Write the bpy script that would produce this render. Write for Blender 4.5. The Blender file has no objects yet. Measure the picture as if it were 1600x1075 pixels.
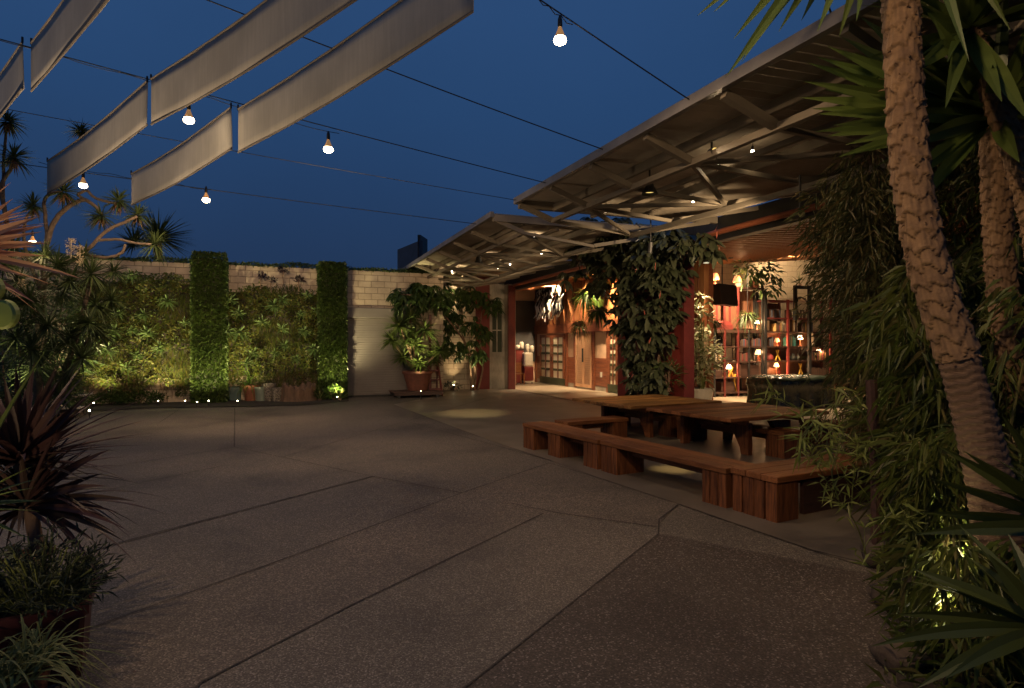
import bpy, math, random
from mathutils import Vector, Matrix, Quaternion
random.seed(11)
S = bpy.context.scene
COL = S.collection
TH = math.radians(20.7)
ct, st = math.cos(TH), math.sin(TH)
EYE = 1.6
FPX = 950.0
# ---------------------------------------------------------------- placing: photo measurements -> metres
# x runs along the back wall, y along the warehouse front; the camera stands over the origin
def W(X, Y, Z=0.0):
    return Vector((X*ct + Y*st, -X*st + Y*ct, Z))
def at(px, py, Y):
    return W((px-800)/FPX*Y, Y, EYE + (540-py)/FPX*Y)
def _dir(px, py):
    a = (px-800)/FPX
    return Vector((a*ct+st, -a*st+ct, (540-py)/FPX))
def onx(px, py, x):
    d = _dir(px, py); k = x/d.x
    return Vector((x, d.y*k, EYE + d.z*k))
def ony(px, py, y):
    d = _dir(px, py); k = y/d.y
    return Vector((d.x*k, y, EYE + d.z*k))
def G(px, py, z=0.0):
    d = _dir(px, py); k = (z-EYE)/d.z
    return Vector((d.x*k, d.y*k, z))
def U(a, b): return random.uniform(a, b)
# ---------------------------------------------------------------- colours and materials
def lin(c):
    return tuple(((v/255)/12.92 if v/255 <= 0.04045 else ((v/255+0.055)/1.055)**2.4) for v in c)
def _nt(name):
    m = bpy.data.materials.new(name); m.use_nodes = True
    nt = m.node_tree
    return m, nt, nt.nodes['Principled BSDF']
def mulc(c, k): return tuple(min(1, v*k) for v in c)
def mat(name, c, rough=0.6, var=0.2, scale=6.0, stretch=(1,1,1), bump=0.0, bscale=40.0, metal=0.0, spec=0.5, dirt=0.0, c2=None, det=5, board=0.0):
    m, nt, b = _nt(name)
    N, L = nt.nodes, nt.links
    tc = N.new('ShaderNodeTexCoord'); mp = N.new('ShaderNodeMapping')
    mp.inputs['Scale'].default_value = stretch
    L.new(tc.outputs['Object'], mp.inputs['Vector'])
    no = N.new('ShaderNodeTexNoise'); no.inputs['Scale'].default_value = scale; no.inputs['Detail'].default_value = det
    no.inputs['Roughness'].default_value = 0.65
    L.new(mp.outputs['Vector'], no.inputs['Vector'])
    r = N.new('ShaderNodeValToRGB')
    r.color_ramp.elements[0].position = 0.3; r.color_ramp.elements[1].position = 0.7
    lo = mulc(c, 1-var) if c2 is None else c2
    hi = mulc(c, 1+var) if c2 is None else c
    r.color_ramp.elements[0].color = (*lo, 1); r.color_ramp.elements[1].color = (*hi, 1)
    L.new(no.outputs['Fac'], r.inputs['Fac'])
    out = r.outputs['Color']
    if dirt:
        n2 = N.new('ShaderNodeTexNoise'); n2.inputs['Scale'].default_value = 1.3; n2.inputs['Detail'].default_value = 6
        L.new(tc.outputs['Object'], n2.inputs['Vector'])
        r2 = N.new('ShaderNodeValToRGB'); r2.color_ramp.elements[0].position = 0.38; r2.color_ramp.elements[1].position = 0.66
        r2.color_ramp.elements[0].color = (1-dirt,)*3+(1,); r2.color_ramp.elements[1].color = (1,1,1,1)
        L.new(n2.outputs['Fac'], r2.inputs['Fac'])
        mx = N.new('ShaderNodeMix'); mx.data_type = 'RGBA'; mx.blend_type = 'MULTIPLY'; mx.inputs['Factor'].default_value = 1
        L.new(out, mx.inputs['A']); L.new(r2.outputs['Color'], mx.inputs['B']); out = mx.outputs['Result']
    if board:      # every plank of a piece is cut from a different board
        gg = N.new('ShaderNodeNewGeometry'); mr = N.new('ShaderNodeMapRange'); mr.inputs['To Min'].default_value = 1-board; mr.inputs['To Max'].default_value = 1+board*.5
        L.new(gg.outputs['Random Per Island'], mr.inputs['Value'])
        mx = N.new('ShaderNodeMix'); mx.data_type = 'RGBA'; mx.blend_type = 'MULTIPLY'; mx.inputs['Factor'].default_value = 1
        L.new(out, mx.inputs['A']); L.new(mr.outputs['Result'], mx.inputs['B']); out = mx.outputs['Result']
        ad = N.new('ShaderNodeVectorMath'); ad.operation = 'ADD'; sc_ = N.new('ShaderNodeMath'); sc_.operation = 'MULTIPLY'; sc_.inputs[1].default_value = 7.0
        L.new(gg.outputs['Random Per Island'], sc_.inputs[0]); L.new(mp.outputs['Vector'], ad.inputs[0]); L.new(sc_.outputs[0], ad.inputs[1]); L.new(ad.outputs[0], no.inputs['Vector'])
    L.new(out, b.inputs['Base Color'])
    b.inputs['Roughness'].default_value = rough; b.inputs['Metallic'].default_value = metal
    b.inputs['Specular IOR Level'].default_value = spec
    if bump:
        n3 = N.new('ShaderNodeTexNoise'); n3.inputs['Scale'].default_value = bscale; n3.inputs['Detail'].default_value = 4
        L.new(mp.outputs['Vector'], n3.inputs['Vector'])
        bp = N.new('ShaderNodeBump'); bp.inputs['Strength'].default_value = bump; bp.inputs['Distance'].default_value = 0.02
        L.new(n3.outputs['Fac'], bp.inputs['Height']); L.new(bp.outputs['Normal'], b.inputs['Normal'])
    return m
def leafmat(name, cols, rough=0.5, trans=0.25, patch=0.0, pscale=1.5, spec=0.4):
    """leaf colours differ leaf by leaf; patch>0 also groups them in clumps (species)"""
    m, nt, b = _nt(name)
    N, L = nt.nodes, nt.links
    g = N.new('ShaderNodeNewGeometry')
    fac = g.outputs['Random Per Island']
    if patch:
        tc = N.new('ShaderNodeTexCoord'); no = N.new('ShaderNodeTexNoise')
        no.inputs['Scale'].default_value = pscale; no.inputs['Detail'].default_value = 2
        L.new(tc.outputs['Object'], no.inputs['Vector'])
        mr = N.new('ShaderNodeMapRange'); mr.inputs['From Min'].default_value = 0.3; mr.inputs['From Max'].default_value = 0.7
        L.new(no.outputs['Fac'], mr.inputs['Value'])
        mx = N.new('ShaderNodeMix'); mx.inputs['Factor'].default_value = patch
        L.new(fac, mx.inputs['A']); L.new(mr.outputs['Result'], mx.inputs['B'])
        fac = mx.outputs['Result']
    r = N.new('ShaderNodeValToRGB')
    el = r.color_ramp.elements
    while len(el) < len(cols): el.new(0.5)
    for i, c in enumerate(cols):
        el[i].position = i/(len(cols)-1) if len(cols) > 1 else 0; el[i].color = (*c, 1)
    L.new(fac, r.inputs['Fac'])
    L.new(r.outputs['Color'], b.inputs['Base Color'])
    b.inputs['Roughness'].default_value = rough; b.inputs['Specular IOR Level'].default_value = spec
    t = N.new('ShaderNodeBsdfTranslucent'); L.new(r.outputs['Color'], t.inputs['Color'])
    ms = N.new('ShaderNodeMixShader'); ms.inputs['Fac'].default_value = trans
    L.new(b.outputs['BSDF'], ms.inputs[1]); L.new(t.outputs['BSDF'], ms.inputs[2])
    L.new(ms.outputs['Shader'], N['Material Output'].inputs['Surface'])
    return m
def emit(name, c, s):
    m, nt, b = _nt(name)
    b.inputs['Base Color'].default_value = (*c, 1)
    b.inputs['Emission Color'].default_value = (*c, 1); b.inputs['Emission Strength'].default_value = s
    return m
def brickmat(name, c, c2, mortar, bw=0.4, bh=0.19, axis='x', msize=0.012, rough=0.85, dirt=0.35):
    m, nt, b = _nt(name)
    N, L = nt.nodes, nt.links
    g = N.new('ShaderNodeNewGeometry'); sp = N.new('ShaderNodeSeparateXYZ'); L.new(g.outputs['Position'], sp.inputs[0])
    cb = N.new('ShaderNodeCombineXYZ')
    L.new(sp.outputs['X' if axis == 'x' else 'Y'], cb.inputs['X']); L.new(sp.outputs['Z'], cb.inputs['Y'])
    br = N.new('ShaderNodeTexBrick')
    br.inputs['Scale'].default_value = 1; br.inputs['Brick Width'].default_value = bw; br.inputs['Row Height'].default_value = bh
    br.inputs['Mortar Size'].default_value = msize; br.inputs['Mortar Smooth'].default_value = 0.3
    br.inputs['Color1'].default_value = (*c, 1); br.inputs['Color2'].default_value = (*c2, 1); br.inputs['Mortar'].default_value = (*mortar, 1)
    L.new(cb.outputs[0], br.inputs['Vector'])
    n2 = N.new('ShaderNodeTexNoise'); n2.inputs['Scale'].default_value = 2.2; n2.inputs['Detail'].default_value = 8; n2.inputs['Roughness'].default_value = 0.7
    L.new(g.outputs['Position'], n2.inputs['Vector'])
    r2 = N.new('ShaderNodeValToRGB'); r2.color_ramp.elements[0].position = 0.35; r2.color_ramp.elements[1].position = 0.65
    r2.color_ramp.elements[0].color = (1-dirt,)*3+(1,); r2.color_ramp.elements[1].color = (1,1,1,1)
    L.new(n2.outputs['Fac'], r2.inputs['Fac'])
    mx = N.new('ShaderNodeMix'); mx.data_type = 'RGBA'; mx.blend_type = 'MULTIPLY'; mx.inputs['Factor'].default_value = 1
    L.new(br.outputs['Color'], mx.inputs['A']); L.new(r2.outputs['Color'], mx.inputs['B'])
    L.new(mx.outputs['Result'], b.inputs['Base Color'])
    b.inputs['Roughness'].default_value = rough
    bp = N.new('ShaderNodeBump'); bp.inputs['Strength'].default_value = 0.6; bp.inputs['Distance'].default_value = 0.01; bp.invert = True
    L.new(br.outputs['Fac'], bp.inputs['Height']); L.new(bp.outputs['Normal'], b.inputs['Normal'])
    return m
def aggregate(name, c, peb, amount=0.5, scale=130, rough=0.7, dirt=0.46):
    """exposed-aggregate concrete: pebbles of several tones in a darker matrix, with broad stains"""
    m, nt, b = _nt(name)
    N, L = nt.nodes, nt.links
    g = N.new('ShaderNodeNewGeometry')
    vo = N.new('ShaderNodeTexVoronoi'); vo.inputs['Scale'].default_value = scale
    L.new(g.outputs['Position'], vo.inputs['Vector'])
    sc = N.new('ShaderNodeSeparateColor'); L.new(vo.outputs['Color'], sc.inputs[0])
    r = N.new('ShaderNodeValToRGB'); r.color_ramp.interpolation = 'LINEAR'
    e = r.color_ramp.elements
    e[0].position = 0.0; e[0].color = (*mulc(c, 0.55), 1)
    e[1].position = 1.0; e[1].color = (*peb, 1)
    k = e.new(1-amount); k.color = (*c, 1)
    k = e.new(min(0.97, 1-amount*0.35)); k.color = (*mulc(c, 1.5), 1)
    L.new(sc.outputs[0], r.inputs['Fac'])
    # stains
    n2 = N.new('ShaderNodeTexNoise'); n2.inputs['Scale'].default_value = 0.55; n2.inputs['Detail'].default_value = 9; n2.inputs['Roughness'].default_value = 0.62
    L.new(g.outputs['Position'], n2.inputs['Vector'])
    r2 = N.new('ShaderNodeValToRGB'); r2.color_ramp.elements[0].position = 0.36; r2.color_ramp.elements[1].position = 0.64
    r2.color_ramp.elements[0].color = (1-dirt, 1-dirt, 1-dirt*0.95, 1); r2.color_ramp.elements[1].color = (1.0, 1.0, 1.0, 1); k2 = r2.color_ramp.elements.new(.47); k2.color = (1-dirt*.45,1-dirt*.42,1-dirt*.4,1)
    L.new(n2.outputs['Fac'], r2.inputs['Fac'])
    mx = N.new('ShaderNodeMix'); mx.data_type = 'RGBA'; mx.blend_type = 'MULTIPLY'; mx.inputs['Factor'].default_value = 1
    L.new(r.outputs['Color'], mx.inputs['A']); L.new(r2.outputs['Color'], mx.inputs['B'])
    L.new(mx.outputs['Result'], b.inputs['Base Color'])
    rr = N.new('ShaderNodeMapRange'); rr.inputs['To Min'].default_value = rough-0.18; rr.inputs['To Max'].default_value = rough+0.12
    L.new(n2.outputs['Fac'], rr.inputs['Value']); L.new(rr.outputs['Result'], b.inputs['Roughness'])
    b.inputs['Specular IOR Level'].default_value = 0.35
    bp = N.new('ShaderNodeBump'); bp.inputs['Strength'].default_value = 0.25; bp.inputs['Distance'].default_value = 0.004
    L.new(vo.outputs['Distance'], bp.inputs['Height']); L.new(bp.outputs['Normal'], b.inputs['Normal'])
    return m
# ---------------------------------------------------------------- mesh collector
class MB:
    def __init__(s): s.v = []; s.f = []
    def add(s, vs, fs):
        o = len(s.v); s.v += [tuple(p) for p in vs]; s.f += [tuple(i+o for i in f) for f in fs]
    def box(s, lo, hi):
        x0,y0,z0 = lo; x1,y1,z1 = hi
        s.add([(x0,y0,z0),(x1,y0,z0),(x1,y1,z0),(x0,y1,z0),(x0,y0,z1),(x1,y0,z1),(x1,y1,z1),(x0,y1,z1)],
              [(3,2,1,0),(4,5,6,7),(0,1,5,4),(1,2,6,5),(2,3,7,6),(3,0,4,7)]); return s
    def cbox(s, lo, hi, c=0.008):
        """box with its upright edges and top rim eased"""
        x0,y0,z0 = lo; x1,y1,z1 = hi
        def ring(z, k): return [(x0+c+k,y0+k,z),(x1-c-k,y0+k,z),(x1-k,y0+c+k,z),(x1-k,y1-c-k,z),(x1-c-k,y1-k,z),(x0+c+k,y1-k,z),(x0+k,y1-c-k,z),(x0+k,y0+c+k,z)]
        vs = ring(z0+c, 0)+ring(z1-c, 0)+ring(z1, c)+ring(z0, c)
        fs = [tuple(range(16,24)), tuple(reversed(range(24,32)))]
        for a, b_ in ((0,8),(8,16),(24,0)):
            for i in range(8): j = (i+1)%8; fs.append((a+i,a+j,b_+j,b_+i))
        s.add(vs, fs); return s
    def beam(s, a, b, w, h, up=(0,0,1)):
        a, b = Vector(a), Vector(b); d = (b-a).normalized(); up = Vector(up)
        if abs(d.dot(up)) > 0.98: up = Vector((1,0,0))
        x = d.cross(up).normalized(); y = x.cross(d).normalized()
        vs = []
        for p in (a, b):
            for sx, sy in ((-1,-1),(1,-1),(1,1),(-1,1)): vs.append(p + x*sx*w/2 + y*sy*h/2)
        s.add(vs, [(0,1,2,3),(7,6,5,4),(0,4,5,1),(1,5,6,2),(2,6,7,3),(3,7,4,0)]); return s
    def tube(s, pts, rad, n=8, cap=True):
        pts = [Vector(p) for p in pts]
        if not isinstance(rad, (list, tuple)): rad = [rad]*len(pts)
        vs, fs = [], []
        prev = None
        for i, p in enumerate(pts):
            d = (pts[min(i+1,len(pts)-1)] - pts[max(i-1,0)]).normalized()
            if prev is None:
                x = d.cross(Vector((0,0,1)) if abs(d.z) < 0.95 else Vector((1,0,0))).normalized()
            else:
                x = (prev - d*prev.dot(d)).normalized()
            prev = x; y = d.cross(x)
            for k in range(n):
                t = 2*math.pi*k/n; vs.append(p + (x*math.cos(t)+y*math.sin(t))*rad[i])
        for i in range(len(pts)-1):
            for k in range(n): j = (k+1)%n; fs.append((i*n+k, i*n+j, (i+1)*n+j, (i+1)*n+k))
        if cap:
            fs.append(tuple(reversed(range(n)))); fs.append(tuple(range((len(pts)-1)*n, len(pts)*n)))
        s.add(vs, fs); return s
    def lathe(s, c, prof, n=20, cap=True):
        c = Vector(c); vs = []; fs = []
        for r, z in prof:
            for k in range(n): t = 2*math.pi*k/n; vs.append(c + Vector((r*math.cos(t), r*math.sin(t), z)))
        for i in range(len(prof)-1):
            for k in range(n): j = (k+1)%n; fs.append((i*n+k, i*n+j, (i+1)*n+j, (i+1)*n+k))
        if cap:
            fs.append(tuple(reversed(range(n)))); fs.append(tuple(range((len(prof)-1)*n, len(prof)*n)))
        s.add(vs, fs); return s
    def prism(s, poly, off):
        """poly: 3-D points of a flat outline, swept by vector off"""
        off = Vector(off); n = len(poly); poly = [Vector(p) for p in poly]
        s.add(poly+[p+off for p in poly], [tuple(reversed(range(n))), tuple(range(n,2*n))]+[(i,(i+1)%n,n+(i+1)%n,n+i) for i in range(n)]); return s
    def leaf4(s, p, d, L, w, roll=None, droop=0.15, m=0.38, face=None):
        p = Vector(p); d = Vector(d).normalized()
        z = Vector((0,0,1)) if abs(d.z) < 0.97 else Vector((1,0,0))
        x = d.cross(z).normalized()
        if face is not None: x = Vector(face).cross(d).normalized(); roll = 0.0
        if roll is None: roll = U(-1.2, 1.2)
        x.rotate(Quaternion(d, roll)); nn = x.cross(d)
        mid = p + d*L*m
        s.add([p, mid + x*w/2 + nn*w*0.18, p + d*L + Vector((0,0,-droop*L)), mid - x*w/2 + nn*w*0.18], [(0,1,2),(0,2,3)])
    def oval(s, p, d, L, w, roll=None, droop=0.2):
        p = Vector(p); d = Vector(d).normalized()
        z = Vector((0,0,1)) if abs(d.z) < 0.97 else Vector((1,0,0))
        x = d.cross(z).normalized()
        if roll is None: roll = U(-0.8, 0.8)
        x.rotate(Quaternion(d, roll)); nn = x.cross(d)
        vs = []
        ts = (0.0, 0.14, 0.36, 0.62, 0.86, 1.0); ws = (0.05, 0.62, 1.0, 0.95, 0.55, 0.0)
        for t, k in zip(ts, ws):
            c = p + d*L*t + Vector((0,0,-droop*L*t*t))
            vs += [c - x*w/2*k + nn*w*0.12*k, c, c + x*w/2*k + nn*w*0.12*k]
        fs = []
        for i in range(5):
            a = i*3; fs += [(a, a+1, a+4, a+3), (a+1, a+2, a+5, a+4)]
        s.add(vs, fs)
    def blade(s, p, d, L, w, droop=0.3, n=5, fold=0.22, roll=0.0, base=0.6, peak=0.35, face=None):
        """long strap or sword leaf, folded along its midrib and bending under its weight"""
        p = Vector(p); d = Vector(d).normalized()
        z = Vector((0,0,1)) if abs(d.z) < 0.97 else Vector((1,0,0))
        x = d.cross(z).normalized() if face is None else Vector(face).cross(d).normalized()
        if roll: x.rotate(Quaternion(d, roll))
        nn = x.cross(d)
        vs = []
        for i in range(n+1):
            t = i/n
            k = base+(1-base)*min(1, t/peak) if t < peak else max(0.0, (1-((t-peak)/(1-peak))**1.6))
            k = max(k, 0.02)
            c = p + d*L*t + Vector((0,0,-droop*L*t*t))
            vs += [c - x*w/2*k + nn*w*fold*k, c, c + x*w/2*k + nn*w*fold*k]
        fs = []
        for i in range(n):
            a = i*3; fs += [(a, a+1, a+4, a+3), (a+1, a+2, a+5, a+4)]
        s.add(vs, fs)
    def base(s):
        xs = [p[0] for p in s.v]; ys = [p[1] for p in s.v]; zs = [p[2] for p in s.v]
        return Vector(((min(xs)+max(xs))/2, (min(ys)+max(ys))/2, min(zs)))
    def build(s, name, m, parent=None, smooth=False, world=True):
        """link the collected shape as ONE object; children of a placed thing get their coordinates relative to it"""
        me = bpy.data.meshes.new(name)
        o = Vector((0,0,0))
        if parent is not None:
            if world:
                q = parent
                while q is not None: o += q.location; q = q.parent
        else:
            o = s.base() if world else o
        me.from_pydata([(p[0]-o.x, p[1]-o.y, p[2]-o.z) for p in s.v], [], s.f)
        me.materials.append(m)
        if smooth: me.polygons.foreach_set('use_smooth', [True]*len(me.polygons))
        me.update()
        ob = bpy.data.objects.new(name, me); COL.objects.link(ob)
        if parent is not None: ob.parent = parent
        elif world: ob.location = o
        return ob
def tag(o, label, cat, group=None, kind=None):
    if label: o['label'] = label
    if cat: o['category'] = cat
    if group: o['group'] = group
    if kind: o['kind'] = kind
    return o
def thing(name, label, cat, loc, group=None):
    o = bpy.data.objects.new(name, None); COL.objects.link(o); o.location = loc
    o.empty_display_size = 0.1
    return tag(o, label, cat, group)
def struct(o): o['kind'] = 'structure'; return o
def dup(root, loc, label=None, group=None, rz=None, scale=None):
    r = root.copy(); COL.objects.link(r); r.location = loc
    if label: r['label'] = label
    if group: r['group'] = group
    if rz is not None: r.rotation_euler = (0,0,rz)
    if scale is not None: r.scale = (scale,)*3
    for ch in list(root.children):
        c = ch.copy(); COL.objects.link(c); c.parent = r
        for g in list(ch.children):
            d = g.copy(); COL.objects.link(d); d.parent = c
    return r
def light(name, kind, loc, power, col=(1.0,0.62,0.30), radius=0.05, target=None, cone=60, blend=0.6, parent=None):
    l = bpy.data.lights.new(name, kind); l.energy = power; l.color = col
    l.shadow_soft_size = radius
    o = bpy.data.objects.new(name, l); COL.objects.link(o)
    loc = Vector(loc)
    if kind == 'SPOT':
        l.spot_size = math.radians(cone); l.spot_blend = blend
        o.rotation_mode = 'QUATERNION'
        o.rotation_quaternion = (Vector(target)-loc).to_track_quat('-Z', 'Y')
    o.location = loc
    if parent is not None:
        o.parent = parent
        q = parent; off = Vector((0,0,0))
        while q is not None: off += q.location; q = q.parent
        o.location = loc - off
    return o
def rdir(zlo=-1, zhi=1):
    z = U(zlo, zhi); a = U(0, 2*math.pi); r = math.sqrt(max(0, 1-z*z))
    return Vector((r*math.cos(a), r*math.sin(a), z))
def smooth_path(pts, k=6):
    """Catmull-Rom through the points"""
    pts = [Vector(p) for p in pts]; out = []
    for i in range(len(pts)-1):
        p0 = pts[max(i-1,0)]; p1 = pts[i]; p2 = pts[i+1]; p3 = pts[min(i+2,len(pts)-1)]
        for j in range(k):
            t = j/k
            out.append(0.5*((2*p1)+(p2-p0)*t+(2*p0-5*p1+4*p2-p3)*t*t+(3*p1-p0-3*p2+p3)*t**3))
    out.append(pts[-1]); return out
SKYSTR = 0.106
BULBK, LEDK, SPOTK, INK, LAMPK, UPK = 2.0, 1.3, 1.6, 20.0, 6.0, 20.0
# ================================================================ camera, world
cam = bpy.data.cameras.new('camera'); co = bpy.data.objects.new('camera', cam); COL.objects.link(co)
cam.sensor_width = 36; cam.lens = FPX/1600*36; cam.shift_y = 0.0016; cam.clip_start = 0.05; cam.clip_end = 600
co.location = (0,0,EYE); co.rotation_euler = (math.radians(90), 0, -TH)
S.camera = co
w = bpy.data.worlds.new('World'); S.world = w; w.use_nodes = True
nt = w.node_tree; bg = nt.nodes['Background']
sky = nt.nodes.new('ShaderNodeTexSky'); sky.sky_type = 'NISHITA'; sky.sun_disc = False
sky.sun_elevation = math.radians(-1.5); sky.sun_rotation = math.radians(200); sky.altitude = 0; sky.ozone_density = 6.0; sky.dust_density = 0.4
# blue hour: the sky model's glow, under a deep blue dome that is greyer and darker at the horizon
tcw = nt.nodes.new('ShaderNodeTexCoord'); spw = nt.nodes.new('ShaderNodeSeparateXYZ'); nt.links.new(tcw.outputs['Generated'], spw.inputs[0])
rw = nt.nodes.new('ShaderNodeValToRGB'); ew = rw.color_ramp.elements
ew[0].position = 0.0; ew[0].color = (0.155,0.33,0.80,1); ew[1].position = 0.9; ew[1].color = (0.27,0.70,1.75,1)
k_ = ew.new(0.14); k_.color = (0.175,0.43,1.08,1); k_ = ew.new(0.35); k_.color = (0.20,0.60,1.55,1); k_ = ew.new(.48); k_.color = (0.235,0.68,1.75,1)
nt.links.new(spw.outputs['Z'], rw.inputs['Fac'])
nw = nt.nodes.new('ShaderNodeTexNoise'); nw.inputs['Scale'].default_value = 2.2; nw.inputs['Detail'].default_value = 5; nt.links.new(tcw.outputs['Generated'], nw.inputs['Vector'])
mw = nt.nodes.new('ShaderNodeMapRange'); mw.inputs['From Min'].default_value = .3; mw.inputs['From Max'].default_value = .7; mw.inputs['To Min'].default_value = .93; mw.inputs['To Max'].default_value = 1.07; nt.links.new(nw.outputs['Fac'], mw.inputs['Value'])
mm = nt.nodes.new('ShaderNodeMix'); mm.data_type = 'RGBA'; mm.blend_type = 'MULTIPLY'; mm.inputs['Factor'].default_value = 1; nt.links.new(rw.outputs['Color'], mm.inputs['A']); nt.links.new(mw.outputs['Result'], mm.inputs['B'])
hs = nt.nodes.new('ShaderNodeMix'); hs.data_type = 'RGBA'; hs.blend_type = 'MIX'; hs.inputs['Factor'].default_value = 0.88
nt.links.new(mm.outputs['Result'], hs.inputs['B'])
nt.links.new(sky.outputs['Color'], hs.inputs['A']); nt.links.new(hs.outputs['Result'], bg.inputs['Color'])
bg.inputs['Strength'].default_value = SKYSTR
sun = bpy.data.lights.new('sun', 'SUN'); sun.energy = 0.015; sun.angle = math.radians(20); sun.color = (1.0, 0.86, 0.75)
so = bpy.data.objects.new('sun', sun); COL.objects.link(so); so.rotation_euler = (math.radians(75), 0, math.radians(200)); so.location = (0,0,30)
S.view_settings.view_transform = 'Standard'; S.view_settings.look = 'None'; S.view_settings.gamma = 1; S.view_settings.exposure = 0
S.cycles.max_bounces = 6; S.cycles.diffuse_bounces = 3; S.cycles.glossy_bounces = 3; S.cycles.transmission_bounces = 4
S.cycles.caustics_reflective = False; S.cycles.caustics_refractive = False
S.cycles.use_denoising = True; S.cycles.sample_clamp_indirect = 4.0
WARM = (1.0, 0.66, 0.37)
# ================================================================ materials
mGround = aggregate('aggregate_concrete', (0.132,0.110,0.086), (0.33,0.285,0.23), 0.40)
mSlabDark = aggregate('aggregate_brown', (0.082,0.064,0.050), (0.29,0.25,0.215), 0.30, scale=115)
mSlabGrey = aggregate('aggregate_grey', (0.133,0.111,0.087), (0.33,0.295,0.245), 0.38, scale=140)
mSlabWarm = aggregate('aggregate_warm', (0.134,0.109,0.084), (0.33,0.275,0.215), 0.40, scale=125)
mSmooth = mat('smooth_concrete', (0.165,0.14,0.11), 0.42, 0.22, 1.1, bump=0.05, dirt=0.3, det=9)
mFloor = mat('polished_floor', (0.30,0.24,0.17), 0.28, 0.2, 0.9, dirt=0.25, det=8)
mJoint = mat('joint_dirt', (0.050,0.042,0.034), 0.9, 0.4, 20)
mBlock = brickmat('painted_block', (0.52,0.42,0.31), (0.47,0.38,0.28), (0.27,0.21,0.15), dirt=0.3)
mBlockIn = brickmat('cream_block', (0.56,0.46,0.32), (0.52,0.42,0.29), (0.36,0.29,0.20), msize=0.008, dirt=0.15)
mRed = mat('oxide_red_paint', (0.20,0.030,0.024), 0.5, 0.15, 3, dirt=0.25)
mRedDark = mat('dark_red_steel', (0.12,0.022,0.018), 0.45, 0.2, 5)
mCopper = mat('rusty_pipe', (0.33,0.10,0.045), 0.5, 0.3, 6, stretch=(1,0.3,1))
mDark = mat('black_steel', (0.018,0.017,0.016), 0.5, 0.3, 8)
mSteel = mat('cream_painted_steel', (0.23,0.195,0.145), 0.7, 0.12, 3, dirt=0.3)
mSheet = mat('ribbed_sheet', (0.46,0.395,0.31), 0.9, 0.15, 1.5, dirt=0.3, spec=0.2)
mFascia = mat('galvanised_fascia', (0.18,0.17,0.16), 0.5, 0.2, 3, dirt=0.3)
mWood = mat('oiled_hardwood', (0.47,0.190,0.066), 0.5, 0.4, 3.0, spec=.3, board=.45, stretch=(1.2,14,14), c2=(0.18,0.066,0.026), dirt=0.35, bump=0.15, bscale=10, det=8)
mWoodLeg = mat('oiled_hardwood_upright', (0.38,0.140,0.050), 0.5, 0.4, 3.0, spec=.3, board=.45, stretch=(14,14,1.2), c2=(0.07,0.026,0.014), bump=0.15, bscale=10, dirt=0.3, det=8)
mWoodTop = mat('weathered_hardwood', (0.48,0.235,0.072), 0.42, 0.4, 3.0, spec=.35, board=.4, stretch=(1.2,14,14), c2=(0.085,0.04,0.018), bump=0.15, bscale=10, dirt=0.35, det=8)
mWoodDark = mat('dark_stained_wood', (0.055,0.026,0.018), 0.5, 0.3, 4, stretch=(1,12,12), det=8)
mCedar = mat('cedar_board', (0.42,0.185,0.07), 0.45, 0.35, 2.5, stretch=(10,6,0.8), c2=(0.26,0.095,0.035), det=8)
mWainscot = mat('redwood_board', (0.30,0.10,0.042), 0.42, 0.35, 2.5, stretch=(8,0.8,10), c2=(0.15,0.045,0.02), det=8)
mPeach = mat('pale_plaster', (0.60,0.40,0.26), 0.6, 0.08, 3)
mShutterW = mat('pale_louvre_wood', (0.62,0.36,0.20), 0.5, 0.1, 3)
mCreamFrame = mat('white_weathered_paint', (0.55,0.49,0.39), 0.7, 0.15, 5, stretch=(4,4,0.7), dirt=0.5, det=9)
mRoller = mat('grey_roller_steel', (0.18,0.16,0.14), 0.6, 0.06, 2, dirt=0.15)
mGlass = mat('frosted_pane', (0.74,0.66,0.48), 0.3, 0.1, 3)
mBlackboard = mat('charcoal_board', (0.030,0.028,0.026), 0.55, 0.2, 3)
mGreenPaint = mat('dark_green_paint', (0.045,0.055,0.025), 0.5, 0.2, 6)
mTerracotta = mat('terracotta', (0.24,0.085,0.042), 0.75, 0.2, 8, dirt=0.25)
mTerraDark = mat('dark_terracotta', (0.17,0.062,0.038), 0.7, 0.25, 7, dirt=0.3)
mPotRed = mat('glazed_dark_red', (0.06,0.010,0.011), 0.4, 0.15, 5)
mWhitePot = mat('white_glaze', (0.62,0.56,0.46), 0.35, 0.06, 5)
mCeladon = mat('celadon_glaze', (0.17,0.20,0.16), 0.35, 0.12, 6)
mTeal = mat('teal_glaze', (0.05,0.09,0.085), 0.4, 0.2, 6)
mBark = mat('brown_bark', (0.17,0.105,0.07), 0.85, 0.4, 9, stretch=(1,1,0.4), bump=0.6, bscale=22)
mStone = mat('grey_stone', (0.075,0.055,0.04), 0.9, 0.5, 7, bump=0.5, bscale=14)
mStump = mat('old_tree_stump', (0.12,0.072,0.042), 0.85, 0.5, 7, stretch=(1,1,0.25), bump=0.8, bscale=16)
mSoil = mat('planting_soil', (0.03,0.022,0.015), 0.95, 0.4, 14, bump=0.5, bscale=25)
mCanvas = mat('undyed_canvas', (0.50,0.45,0.38), 0.85, 0.10, 5, stretch=(6,6,0.35), dirt=0.22, bump=0.05, bscale=120)
mHem = mat('canvas_hem', (0.22,0.18,0.14), 0.85, 0.1, 6)
mCable = mat('black_cable', (0.012,0.012,0.013), 0.5, 0.1, 5)
mBulb = emit('lit_bulb', (1.0,0.80,0.52), 26.0)
mBulbN = emit('bulb_neck', (1.0,0.50,0.16), 0.22)
mLed = emit('tiny_lit_bulb', (1.0,0.86,0.62), 18.0)
mShadeY = emit('lit_cream_shade', (1.0,0.62,0.30), 2.6)
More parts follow.
